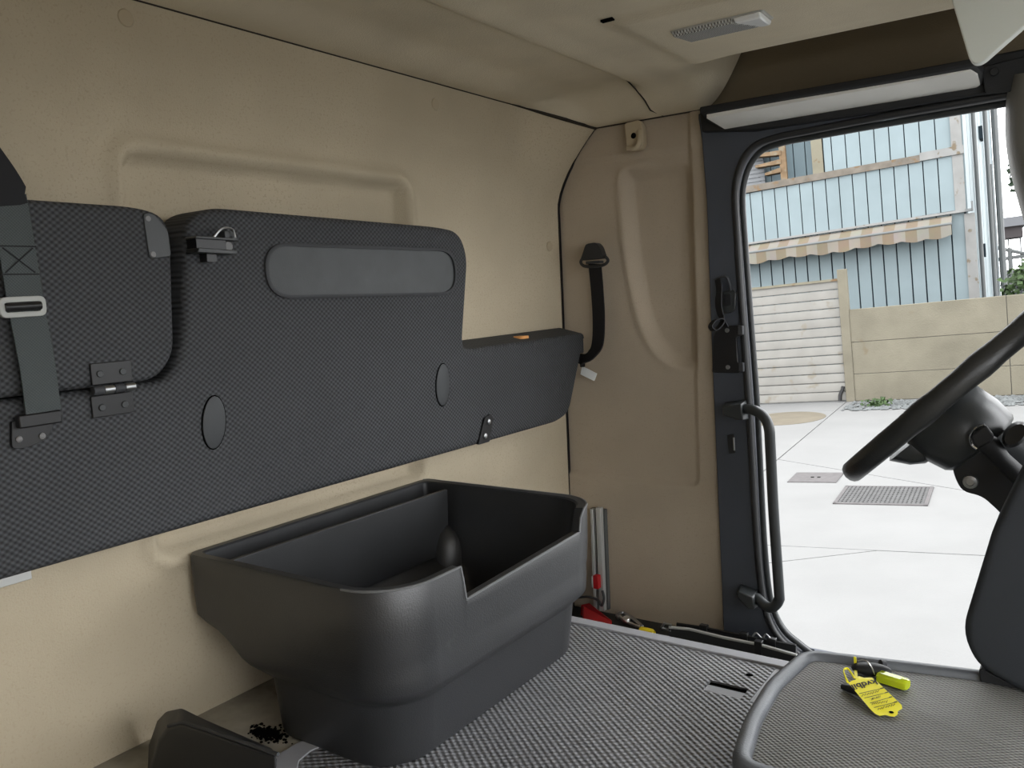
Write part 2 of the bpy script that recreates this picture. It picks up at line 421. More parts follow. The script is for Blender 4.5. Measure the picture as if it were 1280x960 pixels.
# ------------------------------------------------------------------ door pillar, door aperture and header
ap = [at(x, y, Y, YF) for x, y in [(1420, 92), (1265, 121), (1100, 150), (1010, 167), (975, 174), (950, 183), (936, 197), (927, 217), (923, 245), (926, 300),
      (930, 360), (935, 430), (940, 500), (945, 590), (949, 660), (953, 710), (958, 748), (966, 775), (978, 795), (993, 808), (1003, 816), (1014, 824)]]
aps = smooth_path(ap, 3)
pil = [at(x, y, Y, YF) for x, y in [(871, 128), (1010, 106)]]
outl = [(p.x, p.z) for p in aps[6:]]
left = [(p.x, p.z) for p in [at(x, y, Y, YF) for x, y in [(912, 812), (907, 787), (901, 640), (893, 450), (886, 250), (880, 175), (876, 150)]]]
top = [(left[-1][0], .415), (outl[0][0], .415)]
bm_ = MB().prism(outl + [(outl[-1][0], ZLO), (left[0][0], ZLO)] + left + top, Y, YF - .016, YF + .02)
struct(obj('trim_6', bm_, 'pillar', bevel=.004), 'slate grey plastic door pillar trim')
deep = MB()                                               # metal jamb behind the trim
for a, b in zip(aps[:-1], aps[1:]):
    o1 = Vector((0, .02, 0)); o2 = Vector((0, .045, 0))
    deep.add([a + o1, b + o1, b + o2, a + o2], [(0, 1, 2, 3)])
struct(obj('trim_7', deep, 'hdrdark'), 'dark door jamb')
ctr = Vector((-.1, YF, -.25))
def inset(p, d): q = ctr - p; q.y = 0; return p + q.normalized() * d
struct(obj('trim_8', MB().tube([inset(p, -.004) + Vector((0, -.014, 0)) for p in aps], .0085, 10), 'rubber'), 'black rubber door seal, inner lip')
struct(obj('trim_9', MB().tube([inset(p, .010) + Vector((0, .006, 0)) for p in aps], .0075, 10), 'shroud'), 'grey rubber door seal, outer lip')
# header band above the door
hb = [at(x, y, Y, YF) for x, y in [(873, 135), (877, 163), (935, 155), (1010, 140), (1100, 122), (1420, 62)]]
hbp = [(p.x, p.z) for p in hb] + [(.40, .43), (-.79, .43)]
hbp = [(-.795, .418), (-.79, .368), (-.66, .352), (-.40, .352), (-.10, .356), (.40, .36), (.40, .43), (-.1, .43)]
struct(obj('trim_10', MB().prism(hbp, Y, YF - .03, YF + .09), 'hdrdark', bevel=.004), 'dark header over the door')
hs = thing('header_shelf', 'pale grey underside panel in a dark frame above the open door', 'shelf', (-.48, 1.94, .37))
f = MB()
def hpt(px, py, y): return at(px, py, Y, y)
# dark housing: a shallow wedge from the headliner to the panel's rim
A = [hpt(874, 141, 1.895), hpt(1000, 119, 1.895), hpt(1120, 99, 1.895), hpt(1222, 80, 1.895), hpt(1230, 92, 1.92), hpt(1228, 108, 1.97), hpt(1100, 132, 1.985), hpt(905, 163, 1.985), hpt(884, 153, 1.93)]
Bq = [p + Vector((0, .0, .014)) for p in A]
f.slab(A, Bq)
obj('frame', f, 'hdrdark', hs, bevel=.004)
A2 = [hpt(883, 146, 1.905), hpt(1000, 124.5, 1.905), hpt(1110, 105, 1.905), hpt(1213, 86, 1.905), hpt(1222, 92, 1.92), hpt(1226, 104, 1.965), hpt(1216, 110, 1.978), hpt(1108, 129, 1.978), hpt(1095, 130, 1.978), hpt(1040, 137, 1.978), hpt(1024, 143, 1.978), hpt(908, 161, 1.978)]
low = Vector((0, 0, -.004))
obj('panel', MB().slab([p + low for p in A2], [p + Vector((0, 0, .006)) for p in A2]), 'hdr', hs, bevel=.0015)
obj('latch_recess', MB().slab([hpt(x, y, 1.988) + low for x, y in ((1030, 141), (1044, 136), (1095, 129), (1106, 129), (1106, 133), (1034, 144))],
                              [hpt(x, y, 1.988) for x, y in ((1030, 141), (1044, 136), (1095, 129), (1106, 129), (1106, 133), (1034, 144))]), 'dark', hs)
obj('end_bracket', MB().slab([hpt(x, y, 1.955) for x, y in ((1226, 84), (1290, 68), (1290, 112), (1232, 118))], [hpt(x, y, 1.965) for x, y in ((1226, 84), (1290, 68), (1290, 112), (1232, 118))]), 'hdrdark', hs, bevel=.002)
obj('bolt', MB().disc(hpt(1243, 90, 1.955), (0, -1, 0), .008, .005), 'rubber', hs)
# front door pillar at the frame's right edge
apz = [at(1296, 96, Y, 1.98), at(1290, 130, Y, 1.98), at(1291, 180, Y, 1.98), at(1303, 235, Y, 1.98), at(1330, 320, Y, 1.98), at(1380, 430, Y, 1.98), Vector((.30, 1.985, -.45)), Vector((.36, 1.985, -.92))]
struct(obj('trim_11', MB().tube(smooth_path(apz, 5), .045, 18), 'apillar'), 'grey brown windscreen pillar at the right of the door')

# ------------------------------------------------------------------ sun visor swung aside
vis = rpoly([(p.x, p.z) for p in [at(x, y, Y, 1.6) for x, y in [(1183, -22), (1213, 79), (1226, 80), (1282, 31), (1340, -22)]]], [0, .012, .012, .01, 0], 5)
vo = thing('sun_visor', 'pale grey sun visor hanging from the roof at the upper right corner', 'visor', (-.13, 1.61, .34))
obj('panel', MB().prism(vis, Y, 1.60, 1.622), 'visor', vo, bevel=.006, seg=3)
obj('rod', MB().tube([(-.2, 1.611, .468), (.0, 1.611, .468)], .006, 8), 'rubber', vo)

# ------------------------------------------------------------------ dome lamp
dl = thing('dome_lamp', 'oblong ceiling lamp with ribbed lens and clear corner', 'lamp', (-.58, 1.545, .47))
def lampring(s, z): return [(-.578 + sx * s[0], 1.545 + sy * s[1], z) for sx, sy in rpoly([(-1, -1), (1, -1), (1, 1), (-1, 1)], .22, 4)]
zl = .479
obj('base', MB().loft([lampring((.090, .036), zl + .012), lampring((.090, .036), zl - .003), lampring((.086, .032), zl - .008)]), 'lamprim', dl)
def lens(x0, x1, x2, x3, z0, z1): return [(x0, 1.512, z0), (x1, 1.512, z0), (x2, 1.577, z0), (x3, 1.577, z0)], [(x0 + .002, 1.517, z1), (x1 - .001, 1.517, z1), (x2 - .001, 1.573, z1), (x3 + .002, 1.573, z1)]
a, b = lens(-.662, -.546, -.516, -.650, zl - .007, zl - .016); obj('ribbed_lens', MB().slab(a, b), 'lens', dl, bevel=.002)
a, b = lens(-.545, -.494, -.494, -.515, zl - .007, zl - .017); lab(obj('clear_lens', MB().slab(a, b), 'lenswhite', dl, bevel=.003), 'clear bright corner of the lamp lens')
# small black slot torn in the headliner
zz = ceil_z(-.735, 1.405)
tag(obj('ceiling_slot', MB().box((-.748, 1.398, zz - .004), (-.724, 1.408, zz + .004)), 'dark'), 'small black slot in the headliner beside the ridge', 'slot')

# wall plugs
for i, (px, py, l) in enumerate([(158, 22, 'round beige plug in the rear wall at the upper left, under the roof seam'),
                                 (545, 130, 'round beige plug in the rear wall below the roof seam, middle one'),
                                 (688, 308, 'round beige plug in the rear wall beside the corner seam')]):
    p = at(px, py, X, XW + .004); p.x = wall_x(p.y, p.z) - .001
    tag(obj('wall_plug', MB().lathe(p, (1, 0, 0), [(.0135, 0), (.0135, .003), (.012, .0045), (.004, .005)], 20), 'cream'), l, 'plug', 'round plugs in the rear wall')

# coat hook
h = thing('coat_hook', 'cream plastic coat hook on the side wall under the ceiling seam', 'hook', (-.975, 1.99, .35))
hp = rpoly([(-1.000, .420), (-.958, .424), (-.948, .405), (-.946, .362), (-.955, .35), (-.990, .348)], .008, 4)
obj('body', MB().prism(hp, Y, 1.974, 1.998), 'cream', h, bevel=.005, seg=3)
obj('screw_hole', MB().disc((-.973, 1.9745, .386), (0, -1, 0), .0075, .001), 'dark', h)
obj('prong', MB().tube(smooth_path([(-.956, 1.975, .395), (-.952, 1.966, .37), (-.956, 1.962, .356), (-.968, 1.962, .352), (-.985, 1.964, .355)], 4), .0075, 10), 'cream', h)

# ================================================================== FOLDED BUNK
XB = -1.13; XBK = -1.203
bk = thing('folding_bunk', 'charcoal woven bunk panel folded up against the rear wall', 'bunk', (-1.17, .9, -.33))
mainp = rpoly([(YN + .03, -.33), (1.815, -.33), (1.872, -.315), (1.950, -.155), (1.972, -.109), (1.45, -.113), (1.437, -.10), (1.473, .089), (1.447, .142), (1.376, .149),
               (.824, .158), (.778, .137), (.752, -.062), (.722, -.102), (YN + .03, -.102)],
              [0, .03, .03, .02, .02, .02, .02, .03, .03, .03, .035, .03, .04, .02, 0], 5)
# front outline drawn in a little so the edges roll over
def shrink(pts, d):
    out = []; n = len(pts)
    ar = sum(pts[i][0] * pts[(i + 1) % n][1] - pts[(i + 1) % n][0] * pts[i][1] for i in range(n)); sg = 1 if ar > 0 else -1
    for i in range(n):
        a, b, c = Vector(pts[i - 1]), Vector(pts[i]), Vector(pts[(i + 1) % n])
        t = ((b - a).normalized() + (c - b).normalized())
        if t.length < 1e-6: out.append(tuple(b)); continue
        t.normalize(); nrm = Vector((-t.y, t.x)) * sg; out.append(tuple(b + nrm * d))
    return out
def cushion(pts, xb, xf, r=.02, k=4, rise=lambda y, z: 0):
    rings = [[(xb, y, z + rise(y, z)) for y, z in pts]]
    for i in range(k + 1):
        a = i / k * PI / 2
        q = shrink(pts, r * (1 - math.cos(a))); rings.append([(xf - r + r * math.sin(a), y, z) for y, z in q])
    rings.append([(xf, y, z) for y, z in shrink(q, .003)])
    return MB().loft(rings)
obj('main_panel', cushion(mainp, XBK, XB, .014, rise=lambda y, z: .014 * ss((y - 1.445) / .02) * ss((z + .14) / .02)), 'weave', bk, ang=50)
flap = rpoly([(YN + .03, -.098), (.708, -.100), (.739, -.062), (.751, .117), (.738, .142), (.700, .151), (YN + .03, .158)], [0, .03, .02, .02, .02, .03, 0], 5)
lab(obj('flap_panel', cushion(flap, XBK, XB + .003, .012), 'weave', bk, ang=50), 'hinged upper left flap of the bunk')
# raised slot with grey inset
slot = rpoly([(.915, .106), (1.42, .104), (1.42, .006), (.915, .012)], .055, 8)
sl2 = shrink(slot, .006)
fr = MB().loft([[(XB - .004, y, z) for y, z in slot], [(XB + .004, y, z) for y, z in slot], [(XB + .005, y, z) for y, z in shrink(slot, .002)], [(XB + .005, y, z) for y, z in sl2], [(XB - .003, y, z) for y, z in sl2]])
ins = obj('slot_frame', fr, 'fabric', bk)
obj('slot_inset', MB().prism(sl2, X, XB - .006, XB + .0012), 'greyplug', ins)
# oval plugs
def oval(cy, cz, a, b, tilt, n=28):
    return [(cy + a * math.cos(2 * PI * k / n) * math.cos(tilt) - b * math.sin(2 * PI * k / n) * math.sin(tilt),
             cz + a * math.cos(2 * PI * k / n) * math.sin(tilt) + b * math.sin(2 * PI * k / n) * math.cos(tilt)) for k in range(n)]
for px, py, a, b in ((267, 528, .0225, .043), (553, 481, .0235, .046)):
    p = at(px, py, X, XB); o_ = oval(p.y, p.z, a, b, -.13); 
    rim = obj('plug_rim', MB().prism(o_, X, XB - .004, XB + .0008), 'dark', bk)
    obj('oval_plug', MB().loft([[(XB, y, z) for y, z in shrink(o_, .0022)], [(XB + .0022, y, z) for y, z in shrink(o_, .0022)], [(XB + .0032, y, z) for y, z in shrink(o_, .005)]]), 'plug', rim)
# hinge
hy0, hy1 = .603, .664
hg = obj('hinge', MB().box((XB, hy0, -.141), (XB + .004, hy1, -.111)).box((XB + .003, hy0 + .002, -.096), (XB + .007, hy1, -.066)), 'black', bk, bevel=.001)
for i in range(4):
    y0 = hy0 + i * (hy1 - hy0) / 4
    obj('knuckle', MB().tube([(XB + .009, y0 + .0005, -.1035), (XB + .009, y0 + .0148, -.1035)], .0062, 10), 'fabric' if i % 2 == 0 else 'metal', hg)
for y in (hy0 + .014, hy1 - .014):
    for z in (-.081, -.128): obj('screw', MB().disc((XB + (.007 if z > -.1 else .004), y, z), (1, 0, 0), .005, .002, 12), 'shroud', hg)
# latch at the top left of the tall panel
lt = obj('latch', MB().prism([(.772, .085), (.842, .083), (.842, .089), (.774, .092)], X, XB - .002, XB + .030).prism([(.772, .106), (.848, .104), (.848, .108), (.774, .110)], X, XB - .002, XB + .026), 'shroud', bk, bevel=.001)
obj('latch_body', MB().box((XB - .002, .776, .088), (XB + .022, .828, .107)), 'black', lt)
obj('latch_wire', MB().tube(smooth_path([(XB + .020, .808, .108), (XB + .024, .822, .122), (XB + .022, .842, .122), (XB + .02, .848, .108)], 5), .0018, 6), 'metal', lt)
obj('latch_wing', MB().box((XB, .832, .108), (XB + .016, .850, .120)), 'shroud', lt, bevel=.001)
obj('latch_bolt', MB().disc((XB + .010, .838, .096), (1, -.3, 0), .008, .008, 12), 'dull', lt)
obj('latch_foot', MB().box((XB, .795, .072), (XB + .018, .812, .085)), 'black', lt)
# striker plate on the flap edge
sp = rpoly([(.704, .142), (.722, .142), (.742, .118), (.744, .080), (.728, .078), (.708, .076)], .006, 3)
st = obj('striker_plate', MB().prism(sp, X, XB - .002, XB + .0055), 'shroud', bk, bevel=.0015)
for y, z in ((.711, .134), (.714, .083)): obj('screw', MB().disc((XB + .005, y, z), (1, 0, 0), .0045, .0018, 12), 'dull', st)
# bracket with two bolts at the lower edge
bp_ = rpoly([at(x, y, X, XB).yz for x, y in ((596, 556), (604, 522), (612, 517), (615, 522), (610, 552))], .004, 3)
br = obj('bracket', MB().prism(bp_, X, XB - .003, XB + .005), 'black', bk, bevel=.001)
for px, py in ((610.5, 527), (606, 545)):
    p = at(px, py, X, XB + .005); obj('bolt', MB().lathe(p, (1, 0, 0), [(.0062, 0), (.0062, .003), (.003, .005)], 12), 'metal', br)
# torn opening with orange foam, and the white steel strip under the bunk
lab(obj('foam_patch', MB().prism(rpoly([(-1.178, 1.69), (-1.178, 1.722), (-1.150, 1.726), (-1.150, 1.695)], .008, 4), Z, -.108, -.1015), 'orange', bk), 'orange foam showing through a hole')
obj('end_plate', MB().box((XB - .045, 1.958, -.165), (XB - .012, 1.976, -.128)), 'fabric', bk, bevel=.002)
obj('end_bolt', MB().disc((XB - .028, 1.958, -.146), (.3, -1, 0), .007, .006, 12), 'metal', bk)
lab(obj('support_strip', MB().box((XBK + .03, YN + .03, -.343), (XBK + .055, .512, -.331)), 'silver', bk, bevel=.001), 'pale metal strip under the bunk')

# strap over the flap
sg = thing('retaining_strap', 'grey webbing strap with silver buckle hanging over the left bunk flap', 'strap', (-1.115, .52, -.16))
XS = XB + .012
pts = [(XS, .5195, .155), (XS + .002, .523, .08), (XS + .002, .5265, .012), (XS + .002, .532, -.06), (XS, .5345, -.122)]
obj('webbing', MB().ribbon(smooth_path(pts, 5), .044, .003, (0, 1, 0)), 'web', sg)
obj('upper_webbing', MB().ribbon(smooth_path([(XS, .5205, .138), (XS + .004, .512, .158), (XS + .012, .482, .200), (XS + .03, .40, .30), (XS + .05, .28, .44)], 5), [.045] * 4 + [.055] * 60, .003, (0, 1, .15)), 'webdark', sg)
for z in (.090, .055): obj('stitching', MB().box((XS + .0035, .5, z - .0008), (XS + .0042, .5455, z + .0008)), 'webdark', sg)
obj('cross_stitch', MB().ribbon([(XS + .004, .505, .057), (XS + .004, .541, .088)], .0015, .001, (0, 0, 1)).ribbon([(XS + .004, .505, .088), (XS + .004, .541, .057)], .0015, .001, (0, 0, 1)), 'webdark', sg)
bkp = at(28, 383.5, X, XS + .006)
ob = rpoly([(bkp.y - .0285, bkp.z - .0135), (bkp.y + .0285, bkp.z - .0125), (bkp.y + .0285, bkp.z + .0135), (bkp.y - .0285, bkp.z + .0125)], .009, 4); ib = rpoly([(bkp.y - .021, bkp.z - .0065), (bkp.y + .021, bkp.z - .0058), (bkp.y + .021, bkp.z + .0065), (bkp.y - .021, bkp.z + .0055)], .002, 4)
bx = MB().loft([[(XS + .002, y, z) for y, z in ob], [(XS + .009, y, z) for y, z in ob], [(XS + .009, y, z) for y, z in ib], [(XS + .002, y, z) for y, z in ib]], False, False)
bb = obj('buckle', bx, 'frame', sg, bevel=.001)
obj('buckle_bar', MB().tube([(XS + .007, bkp.y - .022, bkp.z), (XS + .007, bkp.y + .022, bkp.z + .001)], .0055, 10), 'black', bb)
pl = rpoly([tuple(at(x, y, X, XB).yz) for x, y in ((12, 527), (64, 519), (62, 540), (52, 551), (30, 560), (12, 561))], [.002, .002, .008, .012, .012, .006], 4)
apl = obj('anchor_plate', MB().prism(pl, X, XB, XB + .006), 'black', sg, bevel=.001)
obj('anchor_loop', MB().box((XB + .004, .502, -.139), (XB + .016, .556, -.122)), 'black', apl, bevel=.002)
for px, py in ((23.5, 549), (52.5, 545)):
    p = at(px, py, X, XB + .006); obj('rivet', MB().lathe(p, (1, 0, 0), [(.0045, 0), (.004, .002), (.002, .003)], 12), 'dull', apl)

# seat belt stalk behind the bunk's end
be = thing('seat_belt', 'black seat belt hung on the side wall behind the bunk end', 'belt', (-1.11, 1.975, -.2))
bp0 = [at(x, y, Y, 1.965) for x, y in ((743.5, 330), (744, 360), (746, 400), (746.5, 430), (741, 443), (729, 450), (722, 452))]
bp0 = [Vector((p.x, 1.965 + .012 * math.sin(i), p.z)) for i, p in enumerate(bp0)]
obj('webbing', MB().ribbon(smooth_path(bp0, 5), .042, .004, (1, -.25, .2)), 'webdark', be)
bh = [at(x, y, Y, 1.955) for x, y in ((734, 305), (746, 303), (751, 308), (756, 323), (727, 326))]
obj('buckle_head', MB().prism(rpoly([(p.x, p.z) for p in bh], .008, 4), Y, 1.945, 1.972), 'blackfab', be, bevel=.005, seg=3)
lp = [at(x, y, Y, 1.955) for x, y in ((729, 322), (726, 328), (732, 333), (752, 332), (760, 326), (756, 320))]
obj('buckle_loop', MB().tube(smooth_path(lp, 5), .0042, 8), 'rubber', be)
obj('keeper', MB().box((bp0[0].x - .021, 1.953, .072), (bp0[0].x + .019, 1.980, .079)), 'fabric', be, bevel=.001)
lb = [at(x, y, Y, 1.97) for x, y in ((727.5, 458), (745.5, 467), (742, 476), (725.5, 468))]
tag(obj('care_label', MB().slab(lb, [p + Vector((.002, .0015, 0)) for p in lb]), 'white'), 'small white fabric label sticking out behind the bunk end', 'label')

# ================================================================== STORAGE BIN
bn = thing('storage_bin', 'large black plastic storage bin with a low front on the floor', 'bin', (-.98, 1.07, ZFL))
def rrect(x0, x1, y0, y1, rb, rf, nc=8, ns=90):
    """closed outline, same number of points for every size; rb / rf = back / front corner radius"""
    pts = []
    def arc(cx, cy, r, a0):
        for k in range(nc + 1):
            a = a0 + k / nc * PI / 2; pts.append((cx + r * math.cos(a), cy + r * math.sin(a)))
    def seg(p, q, n):
        for k in range(1, n): pts.append((lerp(p[0], q[0], k / n), lerp(p[1], q[1], k / n)))
    arc(x1 - rf, y0 + rf, rf, -PI / 2)
    seg((x1, y0 + rf), (x1, y1 - rf), ns)
    arc(x1 - rf, y1 - rf, rf, 0)
    seg((x1 - rf, y1), (x0 + rb, y1), 6)
    arc(x0 + rb, y1 - rb, rb, PI / 2)
    seg((x0, y1 - rb), (x0, y0 + rb), 6)
    arc(x0 + rb, y0 + rb, rb, PI)
    seg((x0 + rb, y0), (x1 - rf, y0), 6)
    return pts
X0, X1, Y0, Y1 = -1.2125, -.762, .778, 1.374
ZR = -.394
NA, NB = .936, 1.284                                       # the low part of the front
def rimz(x, y, xf):
    if x < xf - .035: return ZR
    lowz = lerp(-.4475, -.433, (y - NA) / (NB - NA))
    a = ss((y - (NA - .003)) / .010); b = ss(((NB + .003) - y) / .008)
    return lerp(ZR, lowz, min(a, b))
def ringz(pts, fz): return [(x, y, fz(x, y)) for x, y in pts]
levels_out = [(-.668, -1.056, -.798, .806, 1.332, .04, .075), (-.660, -1.058, -.794, .803, 1.335, .04, .08), (-.576, -1.064, -.785, .797, 1.345, .04, .085),
              (-.571, -1.068, -.782, .796, 1.346, .035, .085), (-.569, -1.080, -.780, .795, 1.348, .035, .085), (-.556, -1.104, -.7665, .784, 1.362, .035, .09), (-.549, -1.116, -.7645, .782, 1.364, .035, .09), (-.527, -1.143, -.764, .782, 1.366, .03, .09),
              (-.513, -1.166, -.764, .782, 1.366, .025, .09), (-.505, -1.188, -.764, .781, 1.367, .02, .09), (-.496, -1.2110, -.763, .781, 1.369, .02, .09)]
ro = [[(x, y, z) for x, y in rrect(x0, x1, y0, y1, rb, rf)] for z, x0, x1, y0, y1, rb, rf in levels_out]
def shape(d, rb=.02, rf=.09): return rrect(X0 + d, X1 - d, Y0 + d, Y1 - d, max(.008, rb - d * .5), max(.02, rf - d * .7))
ro.append(ringz(shape(.001), lambda x, y: min(-.46, rimz(x, y, X1) - .012)))
ro.append(ringz(shape(.0), lambda x, y: rimz(x, y, X1) - .004))
ro.append(ringz(shape(.002), lambda x, y: rimz(x, y, X1)))
inner = [ringz(shape(.015), lambda x, y: rimz(x, y, X1 - .015)), ringz(shape(.018), lambda x, y: rimz(x, y, X1 - .018) - .003),
         ringz(shape(.019), lambda x, y: min(-.468, rimz(x, y, X1) - .014)),
         [(x, y, -.495) for x, y in rrect(-1.195, -.785, .800, 1.338, .02, .07)], [(x, y, -.56) for x, y in rrect(-1.085, -.795, .812, 1.322, .03, .07)],
         [(x, y, -.652) for x, y in rrect(-1.045, -.806, .828, 1.302, .03, .06)]]
obj('tub', MB().loft(ro + inner), 'bin', bn, ang=35)
lab(obj('rim_lip', MB().tube([(x, y, rimz(x, y, X1) - .0005) for x, y in shape(.0008)][:8 + 90 + 17 + 3], .0021, 6), 'lip_sheen', bn), 'pale edge of the rim with its highlight put into the colour')
# inner divider parallel to the rear wall
dv = MB().prism(rpoly([(.800, -.535), (1.334, -.535), (1.341, -.402), (.800, -.398)], 0), X, -1.128, -1.120)
obj('divider', dv, 'bin', bn, bevel=.001)
def dome(u, v):
    a = lerp(-PI / 2, 0.0, u); t = v
    r = .050 * math.sqrt(max(0, 1 - (t ** 2.4))) + .002
    return (-1.121 - r * math.sin(a) * 1.0, 1.334 - r * math.cos(a) * 1.1, lerp(-.655, -.478, t))
obj('corner_boss', MB().grid(dome, 12, 14), 'bin', bn, ang=180)

# ================================================================== FLOOR MAT, TRAY, SEAT
def outline_with_slot():
    return None
mt = thing('floor_mat', 'grey ribbed rubber mat with a cut slot on the raised floor', 'mat', (-.75, .9, ZFL - .004))
zt0, zt1 = ZFL - .004, ZFL + .0005
mxs = (-.985, -.448)
SL = (-.528, -.462, 1.262, 1.302)                          # slot x0 x1 y0 y1
def cell(x0, x1, y0, y1): mm.box((x0, y0, zt0), (x1, y1, zt1))
mm = MB()
mm.prism(rpoly([(-.99, .35), (-.36, .35), (-.36, SL[2]), (-.94, SL[2]), (-.99, .80)], [0, 0, 0, 0, .03], 5), Z, zt0, zt1)
cell(-.94, SL[0], SL[2], SL[3]); cell(SL[1], mxs[1], SL[2], SL[3]); cell(-.94, mxs[1], SL[3], 1.402)
obj('tread', mm, 'mat_', mt, flat=True)
obj('slot_plate', MB().box((SL[0], SL[2], zt0), (SL[1], SL[3] - .012, zt0 + .0015)), 'strip', mt)
obj('slot_gap', MB().prism(rpoly([(SL[0], SL[3] - .012), (SL[1], SL[3] - .012), (SL[1], SL[3]), (SL[0], SL[3])], .004, 3), Z, zt0, zt0 + .001), 'dark', mt)
obj('stud_hole', MB().disc((-.478, 1.352, zt1 - .0005), (0, 0, 1), .0065, .001, 14), 'dark', mt)
lab(obj('corner_plate', MB().box((-.448, 1.262, zt0), (-.36, 1.402, zt0 + .003)), 'strip', mt), 'smooth grey corner of the mat')
# smooth grey edging at the mat's near left corner
eg = [tuple(at(x, y, Z, ZFL).xy) for x, y in ((322, 962), (345, 946), (374, 929), (386, 927), (404, 933), (388, 940), (374, 952), (368, 978), (322, 978))]
tag(obj('floor_edging', MB().prism(eg, Z, ZFL - .0038, ZFL + .0025), 'strip', bevel=.001), 'smooth grey rubber edging at the left corner of the mat', 'edging')

rs = random.Random(9); db = MB()
cc = at(334, 914, Z, ZFL)
for i in range(330):
    x = cc.x + rs.gauss(0, .017); y = cc.y + rs.gauss(0, .009); r = rs.uniform(.0006, .0021)
    db.box((x - r, y - r, ZFL - .004), (x + r, y + r, ZFL - .004 + r * 1.3))
tag(obj('dirt_crumbs', db, 'dark', flat=True), 'black dirt crumbs on the floor by the back corner of the bin', 'dirt', kind='stuff')

# black moulded step at the lower left
stp = thing('wheel_arch_cover', 'scuffed black plastic cover by the rear wall at the lower left', 'cover', (-1.15, .63, ZFL))
near = [at(x, y, Y, .62) for x, y in ((184, 985), (198, 924), (209, 909), (226, 904), (258, 914), (346, 945), (346, 985))]
far = [at(x, y, Y, .68) for x, y in ((186, 985), (196.5, 900), (208, 888), (227, 884), (257, 899), (342, 936), (342, 985))]
for p in near + far: p.z = max(p.z, ZFL - .004)
far = [Vector((max(p.x, -1.205), p.y, p.z)) for p in far]; near = [Vector((max(p.x, -1.205), p.y, p.z)) for p in near]
obj('shell', MB().slab(near, far), 'blackfab', stp, bevel=.005, seg=3)
lipn = near[2:6]
obj('top_lip', MB().tube([p + Vector((0, .002, .001)) for p in lipn], .0025, 8), 'fabric', stp)

# tray (folded middle seat back)
ty = thing('seat_tray', 'grey tray with raised rim and woven insert at the lower right, keys on it', 'tray', (-.1, 1.16, ZFL))
tro = rpoly([(-.372, .966), (-.396, 1.09), (-.404, 1.21), (-.388, 1.352), (-.15, 1.400), (.02, 1.425), (.25, 1.44), (.28, .95)], [.04, .03, .03, .035, .02, .02, .05, .05], 5)
ZT = -.600
def at_z(pts, z): return [(x, y, z) for x, y in pts]
tri = shrink(tro, .024)
obj('rim', MB().loft([at_z(tro, ZFL + .002), at_z(tro, ZT - .010), at_z(shrink(tro, .003), ZT - .003), at_z(shrink(tro, .008), ZT), at_z(shrink(tro, .018), ZT), at_z(shrink(tro, .022), ZT - .004), at_z(tri, ZT - .011)], True, True), 'tray', ty, ang=60)
obj('insert', MB().loft([at_z(shrink(tro, .026), ZT - .0115), at_z(shrink(tro, .026), ZT - .0100), at_z(shrink(tro, .030), ZT - .0085)]), 'trayweave', ty)

# upright seat part at the right edge
se = thing('driver_seat', 'dark charcoal upright seat backrest rising behind the tray at the right', 'seat', (.02, 1.43, ZFL))
sb = rpoly([(p.x, p.z) for p in [at(x, y, Y, 1.36) for x, y in [(1350, 390), (1300, 540), (1240, 664), (1201, 792), (1221, 834), (1290, 874), (1420, 905), (1440, 390)]]], [.03, .02, .01, .03, .02, .01, .03, .05], 5)
def shell_y(pts, y0, y1, r=.012, k=4):
    rings = []
    for i in range(k + 1):
        a = i / k * PI / 2; q = shrink(pts, r * (1 - math.sin(a))); rings.append([(x, y0 + r - r * math.cos(a), z) for x, z in q])
    for i in range(k + 1):
        a = i / k * PI / 2; q = shrink(pts, r * (1 - math.cos(a))); rings.append([(x, y1 - r + r * math.sin(a), z) for x, z in q])
    return MB().loft(rings)
obj('backrest', shell_y(sb, 1.36, 1.47), 'seatm', se, ang=50)
bs = rpoly([(p.x, p.z) for p in [at(x, y, Y, 1.365) for x, y in [(1222, 836), (1290, 872), (1420, 903), (1420, 1010), (1250, 905), (1226, 860)]]], .008, 3)
obj('hinge_cover', MB().prism(bs, Y, 1.372, 1.46), 'blackfab', se, bevel=.004)

# ================================================================== KEYS ON THE TRAY
ZK = ZT - .008
ks = thing('key_bunch', 'bunch of vehicle keys with yellow paper tag and lime fob on the tray', 'keys', (-.24, 1.27, ZK))
def tagpt(px, py, lift=0):
    t = (py - 846) / (893 - 846); return at(px, py, Z, lerp(ZK + .020, ZK + .004, t) + lift)
crop = [(205, 440), (255, 412), (300, 398), (335, 352), (400, 375), (500, 372), (545, 400), (880, 720), (888, 765), (850, 788), (832, 800), (830, 840), (790, 868), (730, 862), (680, 845), (600, 857), (545, 830), (490, 780)]
cpx = [(1040 + a / 10.1, 810 + b / 10.1) for a, b in crop]
tg = obj('tag', MB().slab([tagpt(x, y) for x, y in cpx], [tagpt(x, y, -.0016) for x, y in cpx]), 'tagyellow', ks)
lab(tg, 'yellow plastic tag with printed and handwritten lines')
hc = tagpt(1114.3, 890.4, .0003); obj('tag_hole', MB().disc(hc, (0, 0, 1), .0032, .0004, 14), 'dark', tg)
def cpt(a, b, lift=.0006): return tagpt(1040 + a / 10.1, 810 + b / 10.1, lift)
